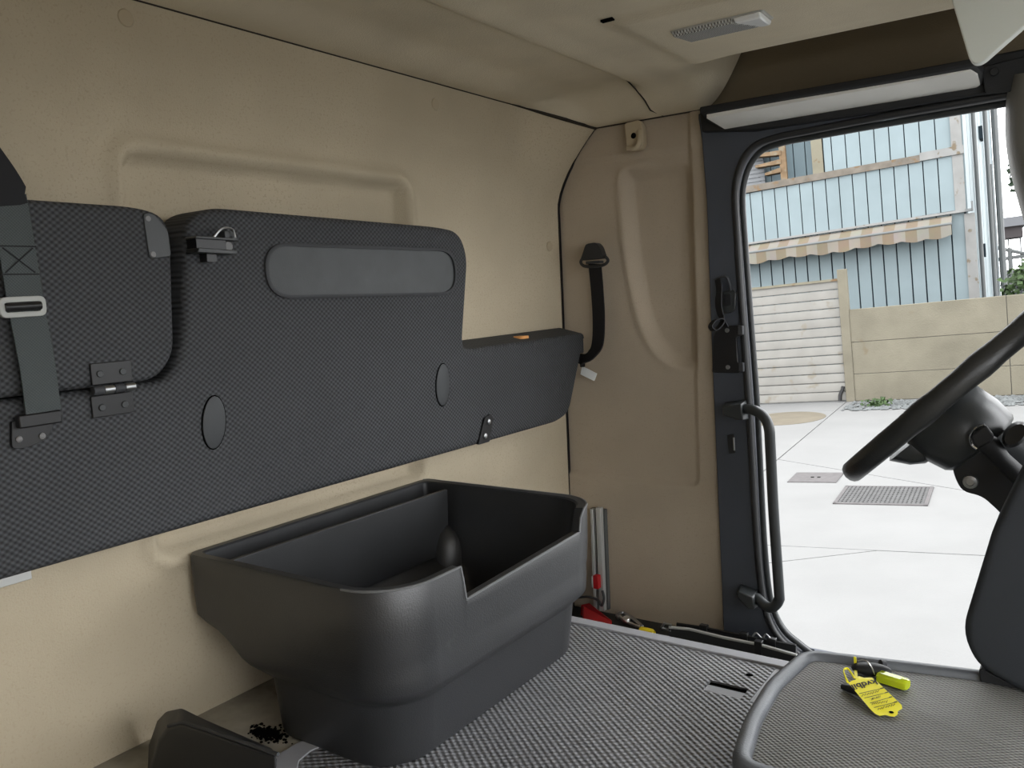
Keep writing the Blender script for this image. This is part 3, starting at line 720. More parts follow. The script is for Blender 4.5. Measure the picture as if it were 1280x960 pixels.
# printed word, standing upside down as seen from the camera
cu = bpy.data.curves.new('lettering', 'FONT'); cu.body = 'kvdbil'; cu.size = 1; cu.offset = .022
tmp = bpy.data.objects.new('lettering', cu); C.objects.link(tmp)
bpy.context.view_layer.update()
me = bpy.data.meshes.new_from_object(tmp.evaluated_get(bpy.context.evaluated_depsgraph_get()))
bpy.data.objects.remove(tmp)
w = max(v.co.x for v in me.vertices); hgt = max(v.co.y for v in me.vertices)
o0 = cpt(548, 392); ox = cpt(238, 468) - o0; oy = cpt(592, 456) - o0
tx = MB().add([o0 + ox * (v.co.x / w) + oy * (v.co.y / hgt) for v in me.vertices], [tuple(p.vertices) for p in me.polygons])
obj('lettering', tx, 'ink', tg, flat=True); bpy.data.meshes.remove(me)
for (a, b), (c, d) in (((345, 575), (650, 507)), ((410, 632), (705, 560)), ((480, 695), (755, 618)), ((530, 752), (820, 680))):
    obj('ruled_line', MB().ribbon([cpt(a, b), cpt(c, d)], .0006, .0004, (0, 1, 0)), 'ink', tg)
    e = [cpt(lerp(c, a, k), lerp(d, b, k)) for k in (0, .13)]
    obj('printed_caption', MB().ribbon([e[0] + Vector((0, .0012, 0)), e[1] + Vector((0, .0012, 0))], .0016, .0004, (0, 1, 0)), 'ink', tg)
rs = random.Random(3)
for (a, b), (c, d) in (((380, 600), (590, 545)), ((500, 645), (610, 612)), ((500, 705), (700, 672)), ((580, 772), (790, 715))):
    n = 13; pts = [cpt(lerp(a, c, k / n) + rs.uniform(-5, 5), lerp(b, d, k / n) + (-15 if k % 2 else 15) * rs.uniform(.5, 1)) for k in range(n + 1)]
    obj('handwriting', MB().ribbon(pts, .0006, .0003, (0, 1, .1)), 'ink', tg)
# plastic tie of the tag
tp = [tagpt(1070, 848), at(1069.5, 836, Y, 1.318), at(1068.7, 821, Y, 1.318)]
obj('tie_tail', MB().ribbon(tp, [.0045, .0042, .0036], .0016, (1, 0, 0)), 'tagyellow', tg)
lpz = [tagpt(1060, 853), at(1057, 847, Z, ZK + .026), at(1054.5, 838, Z, ZK + .030), at(1059, 835.5, Z, ZK + .030), at(1064, 841, Z, ZK + .026), tagpt(1068, 848)]
obj('tie_loop', MB().ribbon(smooth_path(lpz, 5), .003, .0014, (.2, -.3, 1)), 'tagyellow', tg)
# black key head and its ring
kc = at(1089, 836.5, Z, ZK + .010)
def egg(u, v):
    a = 2 * PI * u; b = PI * (v - .5)
    return kc + Vector((.0285 * math.cos(b) * math.cos(a) + .004 * math.sin(b), .014 * math.cos(b) * math.sin(a) + .1 * .0285 * math.cos(b) * math.cos(a), .0095 * math.sin(b)))
obj('key_head', MB().grid(egg, 28, 14), 'blackfab', ks, ang=180)
p1 = at(1100.5, 829.5, Z, ZK + .014); obj('key_collar', MB().tube([p1, p1 + Vector((.006, .006, -.002))], [.006, .0045], 10), 'fabric', ks)
k2 = at(1060, 858, Z, ZK + .006); obj('second_key', MB().tube([k2 + Vector((-.008, -.002, -.001)), k2 + Vector((.004, -.006, 0)), k2 + Vector((.02, -.014, 0))], [.004, .006, .004], 10), 'blackfab', ks)
rg = [at(x, y, Z, z) for x, y, z in ((1073, 826, ZK + .022), (1079, 825, ZK + .028), (1085, 828, ZK + .030), (1090, 835, ZK + .022), (1093, 843, ZK + .010))]
obj('key_ring', MB().tube(smooth_path(rg, 6), .0011, 6), 'bright', ks)
# lime fob
fa = at(1098, 845, Z, ZK + .0075); fb = at(1135, 856.5, Z, ZK + .0075); dx = (fb - fa).normalized(); dy = Vector((-dx.y, dx.x, 0)).normalized(); dz = dx.cross(dy)
def fring(p, k): return [p + dy * (.0105 * a * k) + dz * (.0075 * b * k) for a, b in ((-1, -.6), (-.6, -1), (.6, -1), (1, -.6), (1, .6), (.6, 1), (-.6, 1), (-1, .6))]
fo = obj('lime_fob', MB().loft([fring(fa, .8), fring(fa + dx * .002, 1), fring(fb - dx * .003, 1), fring(fb, .8)]), 'fob', ks)
lab(fo, 'translucent lime green key fob')
obj('fob_window', MB().box((-.5, -.5, 0), (.5, .5, 1), Matrix.Translation((fa + fb) / 2 + dz * .0068) @ Matrix((dx * (fb - fa).length * .62, dy * .012, dz * .0012)).transposed().to_4x4()), 'fob', fo, bevel=.0004)

# ================================================================== PILLAR FITTINGS
# long grab handle
gh = thing('grab_bar', 'long dark grab handle on the door pillar beside the open doorway', 'handle', (-.68, 1.95, -.8))
hpth = [at(x, y, Y, yy) for x, y, yy in ((930, 511, 1.965), (943, 513, 1.945), (954, 520, 1.935), (961, 534, 1.93), (963, 560, 1.93), (967, 640, 1.93), (973.5, 735, 1.93), (973.5, 750, 1.932), (966, 759, 1.935), (957, 757, 1.945), (946, 747, 1.965))]
obj('bar', MB().tube(smooth_path(hpth, 5), .0125, 14), 'shroud', gh)
def mount(q, flip):
    A = [at(x, y, Y, YF - .016) for x, y in q]; ctr_ = sum(A, Vector()) / len(A)
    Bt = [Vector((lerp(ctr_.x, p.x, .80), YF - .062, lerp(ctr_.z, p.z, .80))) + Vector((.006, 0, 0)) for p in A]
    return MB().slab(A, Bt)
obj('upper_mount', mount([(905, 503), (934, 499), (937, 524), (928, 523), (906, 517)], 0), 'shroud', gh, bevel=.003)
obj('lower_mount', mount([(922, 736), (926, 729), (948, 738), (951, 756), (941, 757)], 0), 'shroud', gh, bevel=.003)
# small recessed clip below it
cl = thing('pillar_clip', 'small dark plastic clip in the door pillar below the handle mount', 'clip', (-.745, 1.98, -.43))
q = [at(x, y, Y, YF - .017) for x, y in ((909.5, 544), (918, 542.5), (919.5, 566), (911.5, 567))]
obj('bezel', MB().slab(q, [p + Vector((0, -.003, 0)) for p in q]), 'hdrdark', cl, bevel=.001)
obj('tab', MB().tube([at(917, 547, Y, 1.976), at(918, 563, Y, 1.976)], .0025, 6), 'metal', cl)
# grab strap and black bracket
bkq = thing('pillar_bracket', 'black metal bracket plate screwed to the door pillar', 'bracket', (-.745, 1.98, -.24))
q = [at(x, y, Y, YF - .018) for x, y in ((898, 408), (925, 406), (928, 412), (928, 419), (922, 421), (924, 452), (929, 455), (928, 464), (924, 466), (892, 465), (894, 420))]
obj('plate', MB().slab(q, [p + Vector((0, -.010, 0)) for p in q]), 'black', bkq, bevel=.0015)
for x, y in ((910, 459), (909, 413)): obj('bolt', MB().disc(at(x, y, Y, YF - .028), (0, -1, 0), .0055, .003, 12), 'metal', bkq)
for x, y in ((925, 413), (926, 459)): obj('edge_lug', MB().box(at(x, y, Y, YF - .032) - Vector((.006, 0, .011)), at(x, y, Y, YF - .032) + Vector((.006, .012, .011))), 'fabric', bkq, bevel=.002)
bz = thing('pillar_button', 'dark square release button with grey bezel on the door pillar', 'button', (-.735, 1.98, -.05))
q = [at(x, y, Y, YF - .017) for x, y in ((905, 364), (918, 362), (921.5, 366), (920, 388), (915, 391), (904, 392))]
obj('bezel', MB().slab(q, [p + Vector((0, -.008, 0)) for p in q]), 'shroud', bz, bevel=.002)
q = [at(x, y, Y, YF - .026) for x, y in ((905, 368), (914, 367), (915, 381), (906, 383))]
obj('button', MB().slab(q, [p + Vector((0, -.003, 0)) for p in q]), 'hdrdark', bz, bevel=.001)
sp_ = thing('grab_strap', 'twisted black webbing strap looped on the door pillar', 'strap', (-.75, 1.96, -.17))
s1 = [at(x, y, Y, yy) for x, y, yy in ((897, 349, 1.968), (899, 362, 1.962), (898, 378, 1.955), (900, 391, 1.955), (903, 398, 1.957), (901, 406, 1.945), (893, 413, 1.93), (888, 408, 1.925), (893, 401, 1.935), (902, 399, 1.95), (908, 409, 1.962))]
obj('webbing', MB().ribbon(smooth_path(s1, 5), [.018] * 8 + [.021] * 6 + [.02] * 5 + [.012] * 4 + [.017] * 10 + [.014] * 30, .0025, (1, -.5, .1)), 'webdark', sp_)
s2 = [at(x, y, Y, yy) for x, y, yy in ((897, 348, 1.975), (904, 345.5, 1.97), (909, 347, 1.968), (912, 354, 1.97), (914, 363, 1.976))]
lab(obj('loop_edge', MB().ribbon(smooth_path(s2, 4), .0105, .0025, (0, 1, .2)), 'fabric', sp_), 'grey upper fold of the strap')

# ================================================================== BY THE FAR WALL'S FOOT
rl = thing('mounting_rail', 'pair of upright grey rails on the side wall behind the bin', 'rail', (-1.11, 1.97, -.88))
for dx_, z1, w_ in ((-.016, -.598, .009), (.002, -.592, .015)):
    obj('rail', MB().box((-1.122 + dx_, 1.968, -.885), (-1.122 + dx_ + w_, 1.984, z1)), 'silver', rl, bevel=.001)
obj('back_plate', MB().box((-1.145, 1.984, -.885), (-1.10, 1.997, -.60)), 'pipe', rl)
q = at(746.5, 726, Y, 1.962); lab(obj('red_switch', MB().box((q.x - .007, 1.950, q.z - .020), (q.x + .009, 1.968, q.z + .018)), 'red', rl, bevel=.002), 'red catch on the rail')
lab(obj('switch_frame', MB().box((q.x - .012, 1.952, q.z - .018), (q.x - .007, 1.968, q.z + .014)), 'white', rl), 'pale edge of the catch')
cbp = [at(x, y, Y, yy) for x, y, yy in ((722, 747, 1.94), (735, 746, 1.945), (747, 750, 1.95), (752, 757, 1.95), (755, 748, 1.958), (753, 738, 1.962))]
tag(obj('black_cable', MB().tube(smooth_path(cbp, 6), .0035, 8), 'rubber'), 'thin black cable curling at the foot of the side wall', 'cable')
# red tool case
def on_low(px, py, h=0): return at(px, py, Z, ZLO + h)
rc = thing('red_case', 'red plastic tool case lying in the gap behind the floor edge', 'case', tuple(on_low(745, 770)))
q = [at(x, y, Z, ZLO + .03) for x, y in ((728, 755), (737, 753), (765, 775), (759, 792), (728, 780))]
obj('body', MB().slab(q, [Vector((p.x, p.y, ZLO)) for p in q]), 'red', rc, bevel=.004)
obj('side_face', MB().slab([p + Vector((.003, -.012, 0)) for p in q[:3]] + [q[2] + Vector((.003, -.012, -.028)), q[0] + Vector((.0, -.012, -.028))], [p + Vector((.003, -.008, .001)) for p in q[:3]] + [q[2] + Vector((.003, -.008, -.028)), q[0] + Vector((0, -.008, -.028))]), 'red', rc)
# adjustable wrench
wn = thing('steel_wrench', 'steel pliers lying open on the dark lower floor by the wall', 'tool', tuple(on_low(790, 775)))
obj('handle', MB().ribbon([on_low(778, 766, .02), on_low(790, 773, .018), on_low(803, 784, .014)], [.008, .012, .009], .008, (1, .4, 0)), 'metal', wn, bevel=.001)
obj('second_handle', MB().ribbon([on_low(774, 770, .02), on_low(782, 777, .02), on_low(800, 784, .014)], [.006, .007, .006], .006, (1, .4, 0)), 'bright', wn)
obj('jaw', MB().tube(smooth_path([on_low(779, 766, .022), on_low(774, 766, .025), on_low(771, 769, .025), on_low(773, 773, .022)], 4), .0042, 8), 'metal', wn)
obj('pivot', MB().disc(on_low(783, 774, .024), (0, -.3, 1), .011, .005), 'bright', wn)
tag(obj('yellow_screwdriver', MB().lathe(on_low(799, 789, .018), (on_low(812, 785, .018) - on_low(796, 782, .018)), [(.006, 0), (.0125, .003), (.0135, .012), (.0125, .035), (.008, .042)], 10).tube([on_low(812, 793, .02), on_low(830, 800, .02)], .003, 6), 'yellow'), 'yellow handled screwdriver behind the grey floor edge', 'tool')
# wiper blades
for j, (path, l) in enumerate(((((836, 784), (862, 786.5), (905, 797), (950, 806), (996, 819)), 'grey and black wiper blade nearest the floor edge, with a square end clip'),
                               (((846, 780), (880, 785), (930, 795), (965, 802), (995, 807)), 'thin black wiper blade lying against the foot of the door pillar'))):
    wp = thing('wiper_blade', l, 'wiper', tuple(on_low(910, 796)), 'wiper blades on the lower floor')
    P = [on_low(x, y, .045) for x, y in path]
    for p in P: p.y = min(p.y, 1.955 + .012 * j)
    obj('rubber', MB().ribbon([p - Vector((0, .0, .012)) for p in P], .007, .022, (0, 1, 0)), 'rubber', wp)
    obj('spine', MB().tube(P, .0042, 6), 'silver' if j == 0 else 'black', wp)
    if j == 0:
        lab(obj('end_clip', MB().tube([P[0] + Vector((-.02, 0, -.006)), P[0] + Vector((-.012, 0, .008)), P[0] + Vector((.006, 0, .008)), P[0] + Vector((.006, 0, -.008)), P[0] + Vector((-.02, 0, -.006))], .0035, 6), 'metal', wp), 'steel end clip')
        obj('joint', MB().box(P[3] + Vector((-.012, -.008, -.022)), P[3] + Vector((.006, .008, .010))), 'black', wp, bevel=.001)
    else:
        for t in (1, 2, 3): obj('claw', MB().box(P[t] + Vector((-.010, -.007, -.012)), P[t] + Vector((.010, .007, .009))), 'black', wp, bevel=.001)
        obj('curled_wire', MB().tube(smooth_path([P[2] + Vector((.02, 0, 0)), P[2] + Vector((.03, 0, .014)), P[2] + Vector((.045, 0, .004)), P[2] + Vector((.055, 0, .016)), P[2] + Vector((.07, 0, .0))], 5), .002, 6), 'metal', wp)

# ================================================================== STEERING WHEEL
YWH = 1.62
bot = at(1071, 585, Y, YWH); ud = Vector((-bot.x, 0, -bot.z)).normalized(); RW = .232
fwd = Vector((ud.z, 0, -ud.x))                             # down the column
cw = bot + ud * RW
sw = thing('steering_wheel', 'black steering wheel seen edge-on against the open doorway', 'steering wheel', tuple(cw + fwd * .1))
rp = []; rad = []
for k in range(96):
    a = 2 * PI * k / 96; rp.append(cw + ud * (RW * math.cos(a)) + Vector((0, 1, 0)) * (RW * math.sin(a))); rad.append(.0165 + .0016 * max(0, math.sin(a * 14)) * (1 if math.cos(a) > -.5 else 0))
rings = []
tb = MB()
for k in range(97):
    a = 2 * PI * (k % 96) / 96; rd = ud * math.cos(a) + Vector((0, 1, 0)) * math.sin(a); c_ = cw + rd * RW
    r_ = rad[k % 96]
    rings.append([c_ + rd * (r_ * .9 * math.cos(2 * PI * j / 14)) + fwd * (r_ * 1.15 * math.sin(2 * PI * j / 14)) for j in range(14)])
tb.loft(rings, False, False)
obj('rim', tb, 'wheel', sw, ang=60)
for ang_ in (PI * .5, PI * 1.5, PI * .82, PI * 1.18):
    rd = ud * math.cos(ang_) + Vector((0, 1, 0)) * math.sin(ang_)
    obj('spoke', MB().ribbon([cw + rd * (RW - .006), cw + rd * .14 + fwd * .003, cw + rd * .06 + fwd * .004], [.032, .038, .06], .014, rd.cross(fwd)), 'shroud', sw, bevel=.003)
obj('hub', MB().lathe(cw - fwd * .004, fwd, [(.03, 0), (.070, .002), (.078, .008), (.076, .014)], 28), 'shroud', sw)
co = thing('steering_shroud', 'dark steering column housing with lock and stalks below the wheel', 'steering column', tuple(cw + fwd * .32))
side_ = ud
def cring(h, a, b, sh, ex=2.6, n=32):                      # squarish ring across the column
    r = []
    for k in range(n):
        t = 2 * PI * k / n; c_, s_ = math.cos(t), math.sin(t)
        r.append(cw + fwd * h + ud * (sh + a * math.copysign(abs(c_) ** (2 / ex), c_)) + Vector((0, 1, 0)) * (b * math.copysign(abs(s_) ** (2 / ex), s_)))
    return r
obj('upper_shroud', MB().loft([cring(.010, .060, .080, -.058), cring(.022, .072, .095, -.056), cring(.060, .074, .098, -.052), cring(.094, .068, .092, -.046), cring(.101, .062, .086, -.045)]), 'shroud', co, ang=50)
obj('lower_shroud', MB().loft([cring(.018, .030, .05, -.135), cring(.026, .042, .07, -.130), cring(.052, .036, .07, -.115), cring(.066, .026, .06, -.105)]), 'shroud', co, ang=50)
obj('collar', MB().loft([cring(.104, .056, .05, -.044), cring(.112, .062, .042, -.044), cring(.19, .060, .04, -.03), cring(.26, .05, .04, -.02)]), 'shroud', co, ang=50)
# bracket with bolt, lower part of the column
q = rpoly([(p.x, p.z) for p in [at(x, y, Y, 1.575) for x, y in ((1188, 573), (1205, 560), (1262, 566), (1290, 620), (1300, 700), (1250, 640), (1228, 620), (1203, 614), (1194, 598))]], .012, 4)
obj('tilt_bracket', MB().prism(q, Y, 1.572, 1.66), 'blackfab', co, bevel=.006, seg=3)
obj('bracket_bolt', MB().lathe(at(1213, 602, Y, 1.572), (0, -1, 0), [(.012, 0), (.011, .006), (.0065, .007), (.006, .004)], 16), 'metal', co)
sa = at(1222, 548, Y, 1.53); sb_ = at(1237, 556, Y, 1.53); sc_ = at(1275, 596, Y, 1.55)
obj('stalk', MB().tube([sa, lerp(sa, sb_, .6), sb_, at(1252, 574, Y, 1.54), sc_], [.012, .0165, .016, .014, .015], 14), 'blackfab', co)
obj('stalk_knob', MB().slab([at(x, y, Y, 1.512) for x, y in ((1212, 545), (1232, 530), (1243, 544), (1240, 553), (1221, 562))], [at(x, y, Y, 1.545) for x, y in ((1212, 545), (1232, 530), (1243, 544), (1240, 553), (1221, 562))]), 'blackfab', co, bevel=.004, seg=3)
ck = [at(x, y, Y, 1.508) for x, y in ((1231, 531), (1220, 535), (1213, 546), (1215, 556), (1221, 561))]
lab(obj('stalk_trim', MB().tube(smooth_path(ck, 4), .0025, 8), 'chrome', co), 'chrome edge of the stalk knob')
obj('switch_pod', MB().loft([[at(1269 + 15 * k * math.cos(t) - 6 * math.sin(t), 543 + 16 * k * math.sin(t), Y, yy) for t in [2 * PI * j / 20 for j in range(20)]] for k, yy in ((.8, 1.515), (1.0, 1.525), (1.05, 1.56))]), 'wheel', co)

# ================================================================== OUTSIDE, in its own level frame (the cab leans a little)
OUT = (Vector((0.99496054, 0.07701778, 0.06420111)), Vector((-0.07741064, 0.99699261, 0.00365068)), Vector((-0.06372687, -0.00860213, 0.9979303)))
K['stripes'] = stripes_mat()
HG = -2.45
def O(u, v, w): return OUT[0] * u + OUT[1] * v + OUT[2] * w
def fr(px, py, v):                                          # outside (u, v, w) of a pixel at depth v
    r = ray(px, py); q = Vector((OUT[0].dot(r), OUT[1].dot(r), OUT[2].dot(r))); return q * (v / q.y)
def gr(px, py):
    r = ray(px, py); q = Vector((OUT[0].dot(r), OUT[1].dot(r), OUT[2].dot(r))); return q * (HG / q.z)
class OB(MB):                                               # MB whose coordinates are the outside's
    def out(s):
        s.v = [O(*p) for p in s.v]; return s
def oobj(name, mb, m, parent=None, **k): return obj(name, mb.out(), m, parent, **k)
def othing(name, label, cat, u, v, w=HG, group=None): return thing(name, label, cat, tuple(O(u, v, w)), group)

# pavement slabs
pv_ = struct(oobj('pavement', OB().box((-40, -14, HG - .3), (40, 90, HG - .014)), 'joint'), 'concrete yard outside the cab')
def split(poly, a, b):
    """convex polygon cut by the line through a and b"""
    L_, R_ = [], []; n = len(poly); d = Vector(b) - Vector(a)
    sd = [d.x * (p[1] - a[1]) - d.y * (p[0] - a[0]) for p in poly]
    for i in range(n):
        p, q, s, t = Vector(poly[i]), Vector(poly[(i + 1) % n]), sd[i], sd[(i + 1) % n]
        (L_ if s >= 0 else R_).append(tuple(p))
        if s * t < 0:
            x = tuple(p + (q - p) * (s / (s - t))); L_.append(x); R_.append(x)
    return [P for P in (L_, R_) if len(P) > 2]
polys = [[(-16, -8), (12, -8), (12, 40), (-16, 40)]]
cuts = [((-20, 8.1), (20, 8.1), None), ((-3.03, 0), (-3.03, 40), lambda c: c[1] > 8.1), ((-2.02, 7.54), (-1.21, 8.06), lambda c: c[1] < 8.1),
        ((-3.05, 12.44), (-.64, 10.64), lambda c: c[1] > 8.1 and c[0] > -3.03), ((-20, 17.4), (-3, 17.4), None and 0), ((3.4, 0), (3.4, 40), lambda c: c[1] > 8.1 and c[0] > -3)]
for a, b, cond in cuts:
    new = []
    for P in polys:
        c_ = (sum(p[0] for p in P) / len(P), sum(p[1] for p in P) / len(P))
        new += split(P, a, b) if (cond is None or cond(c_)) else [P]
    polys = new
for P in polys:
    q = shrink(P, .013)
    oobj('slab', OB().prism(q, Z, HG - .03, HG), 'yard', pv_)
g = gr(985, 523)
tag(oobj('ground_patch', OB().prism([(g.x - .06 + .75 * math.cos(2 * PI * k / 40), g.y + .85 * math.sin(2 * PI * k / 40)) for k in range(40)], Z, HG, HG + .006), 'tan'), 'round tan concrete patch in the yard in front of the shutter', 'patch')
# drain grating and inspection lid
dg = othing('drain_grating', 'larger rectangular iron drain grating set in the yard', 'drain', -1.33, 10.25)
u0, u1, v0, v1 = -1.82, -.85, 9.80, 10.70
oobj('frame', OB().box((u0, v0, HG), (u1, v0 + .04, HG + .012)).box((u0, v1 - .04, HG), (u1, v1, HG + .012)).box((u0, v0, HG), (u0 + .04, v1, HG + .012)).box((u1 - .04, v0, HG), (u1, v1, HG + .012)), 'lid', dg)
oobj('pit', OB().box((u0 + .03, v0 + .03, HG), (u1 - .03, v1 - .03, HG + .002)), 'joint', dg)
for i in range(20): u = lerp(u0 + .05, u1 - .07, i / 19); oobj('bar', OB().box((u, v0 + .03, HG + .002), (u + .026, v1 - .03, HG + .010)), 'grate', dg)
for i in range(12): v = lerp(v0 + .06, v1 - .09, i / 11); oobj('cross_bar', OB().box((u0 + .03, v, HG + .002), (u1 - .03, v + .03, HG + .0085)), 'grate', dg)
il = othing('inspection_lid', 'smaller flat iron inspection lid set in the yard beyond the grating', 'lid', -2.26, 11.2)
oobj('lid', OB().box((-2.56, 10.89, HG), (-1.96, 11.47, HG + .01)), 'lid', il)
for du in (-.04, .04): oobj('key_hole', OB().box((-2.26 + du - .02, 11.15, HG + .0095), (-2.26 + du + .02, 11.2, HG + .0115)), 'dark', il)

# shutter, post, concrete wall
VG = 18.72
gs = othing('slatted_shutter', 'dirty white horizontal slat shutter across the yard', 'shutter', -5.2, VG)
for i in range(13):
    w0 = HG + .02 + i * .1965
    prof_ = [(VG, w0), (VG - .02, w0 + .012), (VG - .026, w0 + .10), (VG - .012, w0 + .186), (VG + .03, w0 + .190), (VG + .03, w0)]
    oobj('slat', OB().prism(prof_, X, -8.6, -3.03), 'shutter', gs)
oobj('top_rail', OB().box((-8.6, VG - .06, .10), (-3.03, VG + .06, .15)), 'creampaint', gs)
oobj('hose', OB().tube([fr(1050, 501, VG - .06), fr(1050, 494, VG - .06), fr(1053, 487, VG - .06), fr(1054, 483, VG - .06)], .035, 6), 'black', gs)
po = othing('gate_post', 'square concrete gate post between shutter and concrete wall', 'post', -2.95, VG)
oobj('shaft', OB().box((-3.03, VG - .08, HG), (-2.85, VG + .12, .33)), 'cwall', po, bevel=.01)
cwl = othing('concrete_wall', 'low board marked concrete wall across the yard', 'wall', 1.5, VG)
zs = [HG, -1.88, -1.21, -.525]
for a, b in ((-2.85, -.03), (-.02, 3.2), (3.21, 7.5)):
    for i in range(3): oobj('wall_course', OB().box((a, VG - .06 + .004 * (i % 2), zs[i] + .008), (b, VG + .16, zs[i + 1])), 'cwall', cwl, bevel=.006)
oobj('core', OB().box((-2.84, VG - .045, HG), (7.5, VG + .15, -.53)), 'joint', cwl)
# pebble strip with a few plants
rs = random.Random(5); gb = OB()
for i in range(1500):
    u = rs.uniform(-2.9, 4.5); v = rs.uniform(17.25, VG - .3); r = rs.uniform(.03, .075); a = rs.uniform(0, PI)
    vs = [(u + r * math.cos(a + k * PI / 2.5) * rs.uniform(.8, 1.2), v + r * math.sin(a + k * PI / 2.5), HG + r * .25) for k in range(5)]
    gb.add(vs + [(u, v, HG + r * rs.uniform(.6, 1.0)), (u, v, HG - .01)], [(i_, (i_ + 1) % 5, 5) for i_ in range(5)] + [((i_ + 1) % 5, i_, 6) for i_ in range(5)])
tag(oobj('gravel', gb, 'stone', flat=True), 'pale grey pebbles along the foot of the concrete wall', 'gravel', kind='stuff')
def leaves(mb, c, rad, n, size, rs):
    for i in range(n):
        while True:
            d = Vector((rs.uniform(-1, 1), rs.uniform(-1, 1), rs.uniform(-1, 1)))
            if .25 < d.length < 1: break
        p = Vector(c) + Vector((d.x * rad[0], d.y * rad[1], d.z * rad[2])); a = Vector((rs.uniform(-1, 1), rs.uniform(-1, 1), rs.uniform(-.6, .6))).normalized(); b = a.orthogonal().normalized() * .45
        s_ = size * rs.uniform(.6, 1.3); nn = a.cross(b) * .25
        mb.add([p, p + (a * .5 + b) * s_ + nn * s_, p + a * s_, p + (a * .5 - b) * s_ + nn * s_], [(0, 1, 2, 3)])
pl_ = OB(); 
for cu_ in (-2.45, -2.2): leaves(pl_, (cu_, 17.6, HG + .09), (.16, .14, .09), 40, .09, rs)
tag(oobj('weed', pl_, 'leaf', flat=True), 'low green weed growing in the pebbles by the gate post', 'plant', kind='stuff')

# ------------------------------------------------------------------ blue building
VB = 22.6
bd = othing('blue_building', 'pale blue plank clad building with rusty flashing behind the wall', 'building', -4, VB)
def wl(u, a, b): return lerp(a, b, (u + 5.95) / 5.2)
oobj('backing', OB().box((-11, VB + .10, HG), (-.74, VB + .2, 2.75)).box((-3.80, VB + .08, 2.75), (-.74, VB + .2, 7.2)), 'gap', bd)
pitch = .302
def board(u0, u1, v, w0a, w0b, w1a, w1b, m, t=.04):
    q0 = [(u0, w0a), (u1, w0b), (u1, w1b), (u0, w1a)]
    mb = OB().slab([(u, v, w) for u, w in q0], [(u, v + t, w) for u, w in q0]); oobj('board', mb, m, bd)
u = -.76
while u > -10.5:                                           # lower storey
    if u - pitch < -.7: board(u - pitch + .016, u - .016, VB + .05, HG, HG, wl(u - pitch, 1.33, 1.45), wl(u, 1.33, 1.45), 'blue')
    u -= pitch
u = -.94; pb = .315
while u > -10.5:                                           # jutting band between the storeys
    board(u - pb + .012, u - .012, VB - .04, wl(u - pb, 1.36, 1.47), wl(u, 1.36, 1.47), wl(u - pb, 2.64, 2.74), wl(u, 2.64, 2.74), 'blue'); u -= pb
u = -.94; pb = .33
while u > -3.75:                                           # upper storey
    board(max(u - pb, -3.78) + .012, u - .012, VB + .0, 2.8, 2.8, 7.2, 7.2, 'blue'); u -= pb
def strip(name, ua, ub, w0, w1, v, m, t=.06):
    q0 = [(ua, wl(ua, *w0)), (ub, wl(ub, *w0)), (ub, wl(ub, *w1)), (ua, wl(ua, *w1))]
    return oobj(name, OB().slab([(a, v, b) for a, b in q0], [(a, v + t, b) for a, b in q0]), m, bd)
lab(strip('flashing', -11, -1.62, (2.66, 2.72), (2.83, 2.88), VB - .10, 'rust', .12), 'rusty flashing strip above the band')
lab(strip('flashing', -1.62, -.70, (2.66, 2.74), (2.84, 2.93), VB - .10, 'whitepaint', .12), 'white painted end of the flashing')
strip('drip_sill', -11, -.66, (1.32, 1.40), (1.37, 1.46), VB - .09, 'whitepaint', .14)
oobj('corner_board', OB().box((-.95, VB - .06, 1.40), (-.73, VB + .06, 7.2)), 'whitepaint', bd)
oobj('corner_board', OB().box((-.78, VB + .0, HG), (-.56, VB + .08, 1.36)), 'whitepaint', bd)
oobj('gutter_bracket', OB().box((-.74, VB - .12, 1.40), (-.60, VB + .02, 1.46)).box((-.62, VB - .12, 1.40), (-.58, VB - .06, 1.62)), 'pipe', bd)
# recessed terrace at the left of the upper storey
oobj('corner_board', OB().box((-4.06, VB - .02, 2.8), (-3.80, VB + .12, 7.2)), 'creampaint', bd)
oobj('terrace_backing', OB().box((-9.5, VB + .66, 2.4), (-3.7, VB + .75, 7.2)), 'gap', bd)
u = -3.72; 
while u > -6.2:
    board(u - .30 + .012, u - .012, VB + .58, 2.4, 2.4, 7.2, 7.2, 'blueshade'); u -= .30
oobj('terrace_floor', OB().box((-9.5, VB, 2.5), (-3.8, VB + .62, 2.6)), 'joint', bd)
for i in range(22):
    w0 = 2.55 + i * .105; oobj('louvre', OB().slab([(-9, VB + .40, w0), (-5.35, VB + .40, w0), (-5.35, VB + .40, w0 + .092), (-9, VB + .40, w0 + .092)], [(-9, VB + .46, w0 + .02), (-5.35, VB + .46, w0 + .02), (-5.35, VB + .46, w0 + .10), (-9, VB + .46, w0 + .10)]), 'louvre', bd)
# rusty stair at the terrace edge
sr = othing('rusty_stair', 'rusty steel stair flight at the upper left of the blue building', 'stair', -5, VB + .1, 2.83)
oobj('stringer', OB().box((-4.86, VB + .02, 2.83), (-4.70, VB + .14, 6.0)), 'ruststeel', sr)
for xl, yl, xr_, yr_ in ((957, 218.5, 977, 212.5), (945, 209, 977, 202), (934, 196.5, 977, 191), (931, 184, 977, 180), (940, 172, 977, 170), (935, 160, 977, 158)):
    a = fr(xl, yl, VB + .08); b = fr(xr_, yr_, VB + .08)
    oobj('tread', OB().slab([(a.x, VB + .0, a.z - .025), (b.x, VB + .0, b.z - .06), (b.x, VB + .0, b.z + .06), (a.x, VB + .0, a.z + .035)], [(a.x, VB + .3, a.z - .025), (b.x, VB + .3, b.z - .06), (b.x, VB + .3, b.z + .06), (a.x, VB + .3, a.z + .035)]), 'ruststeel', sr)
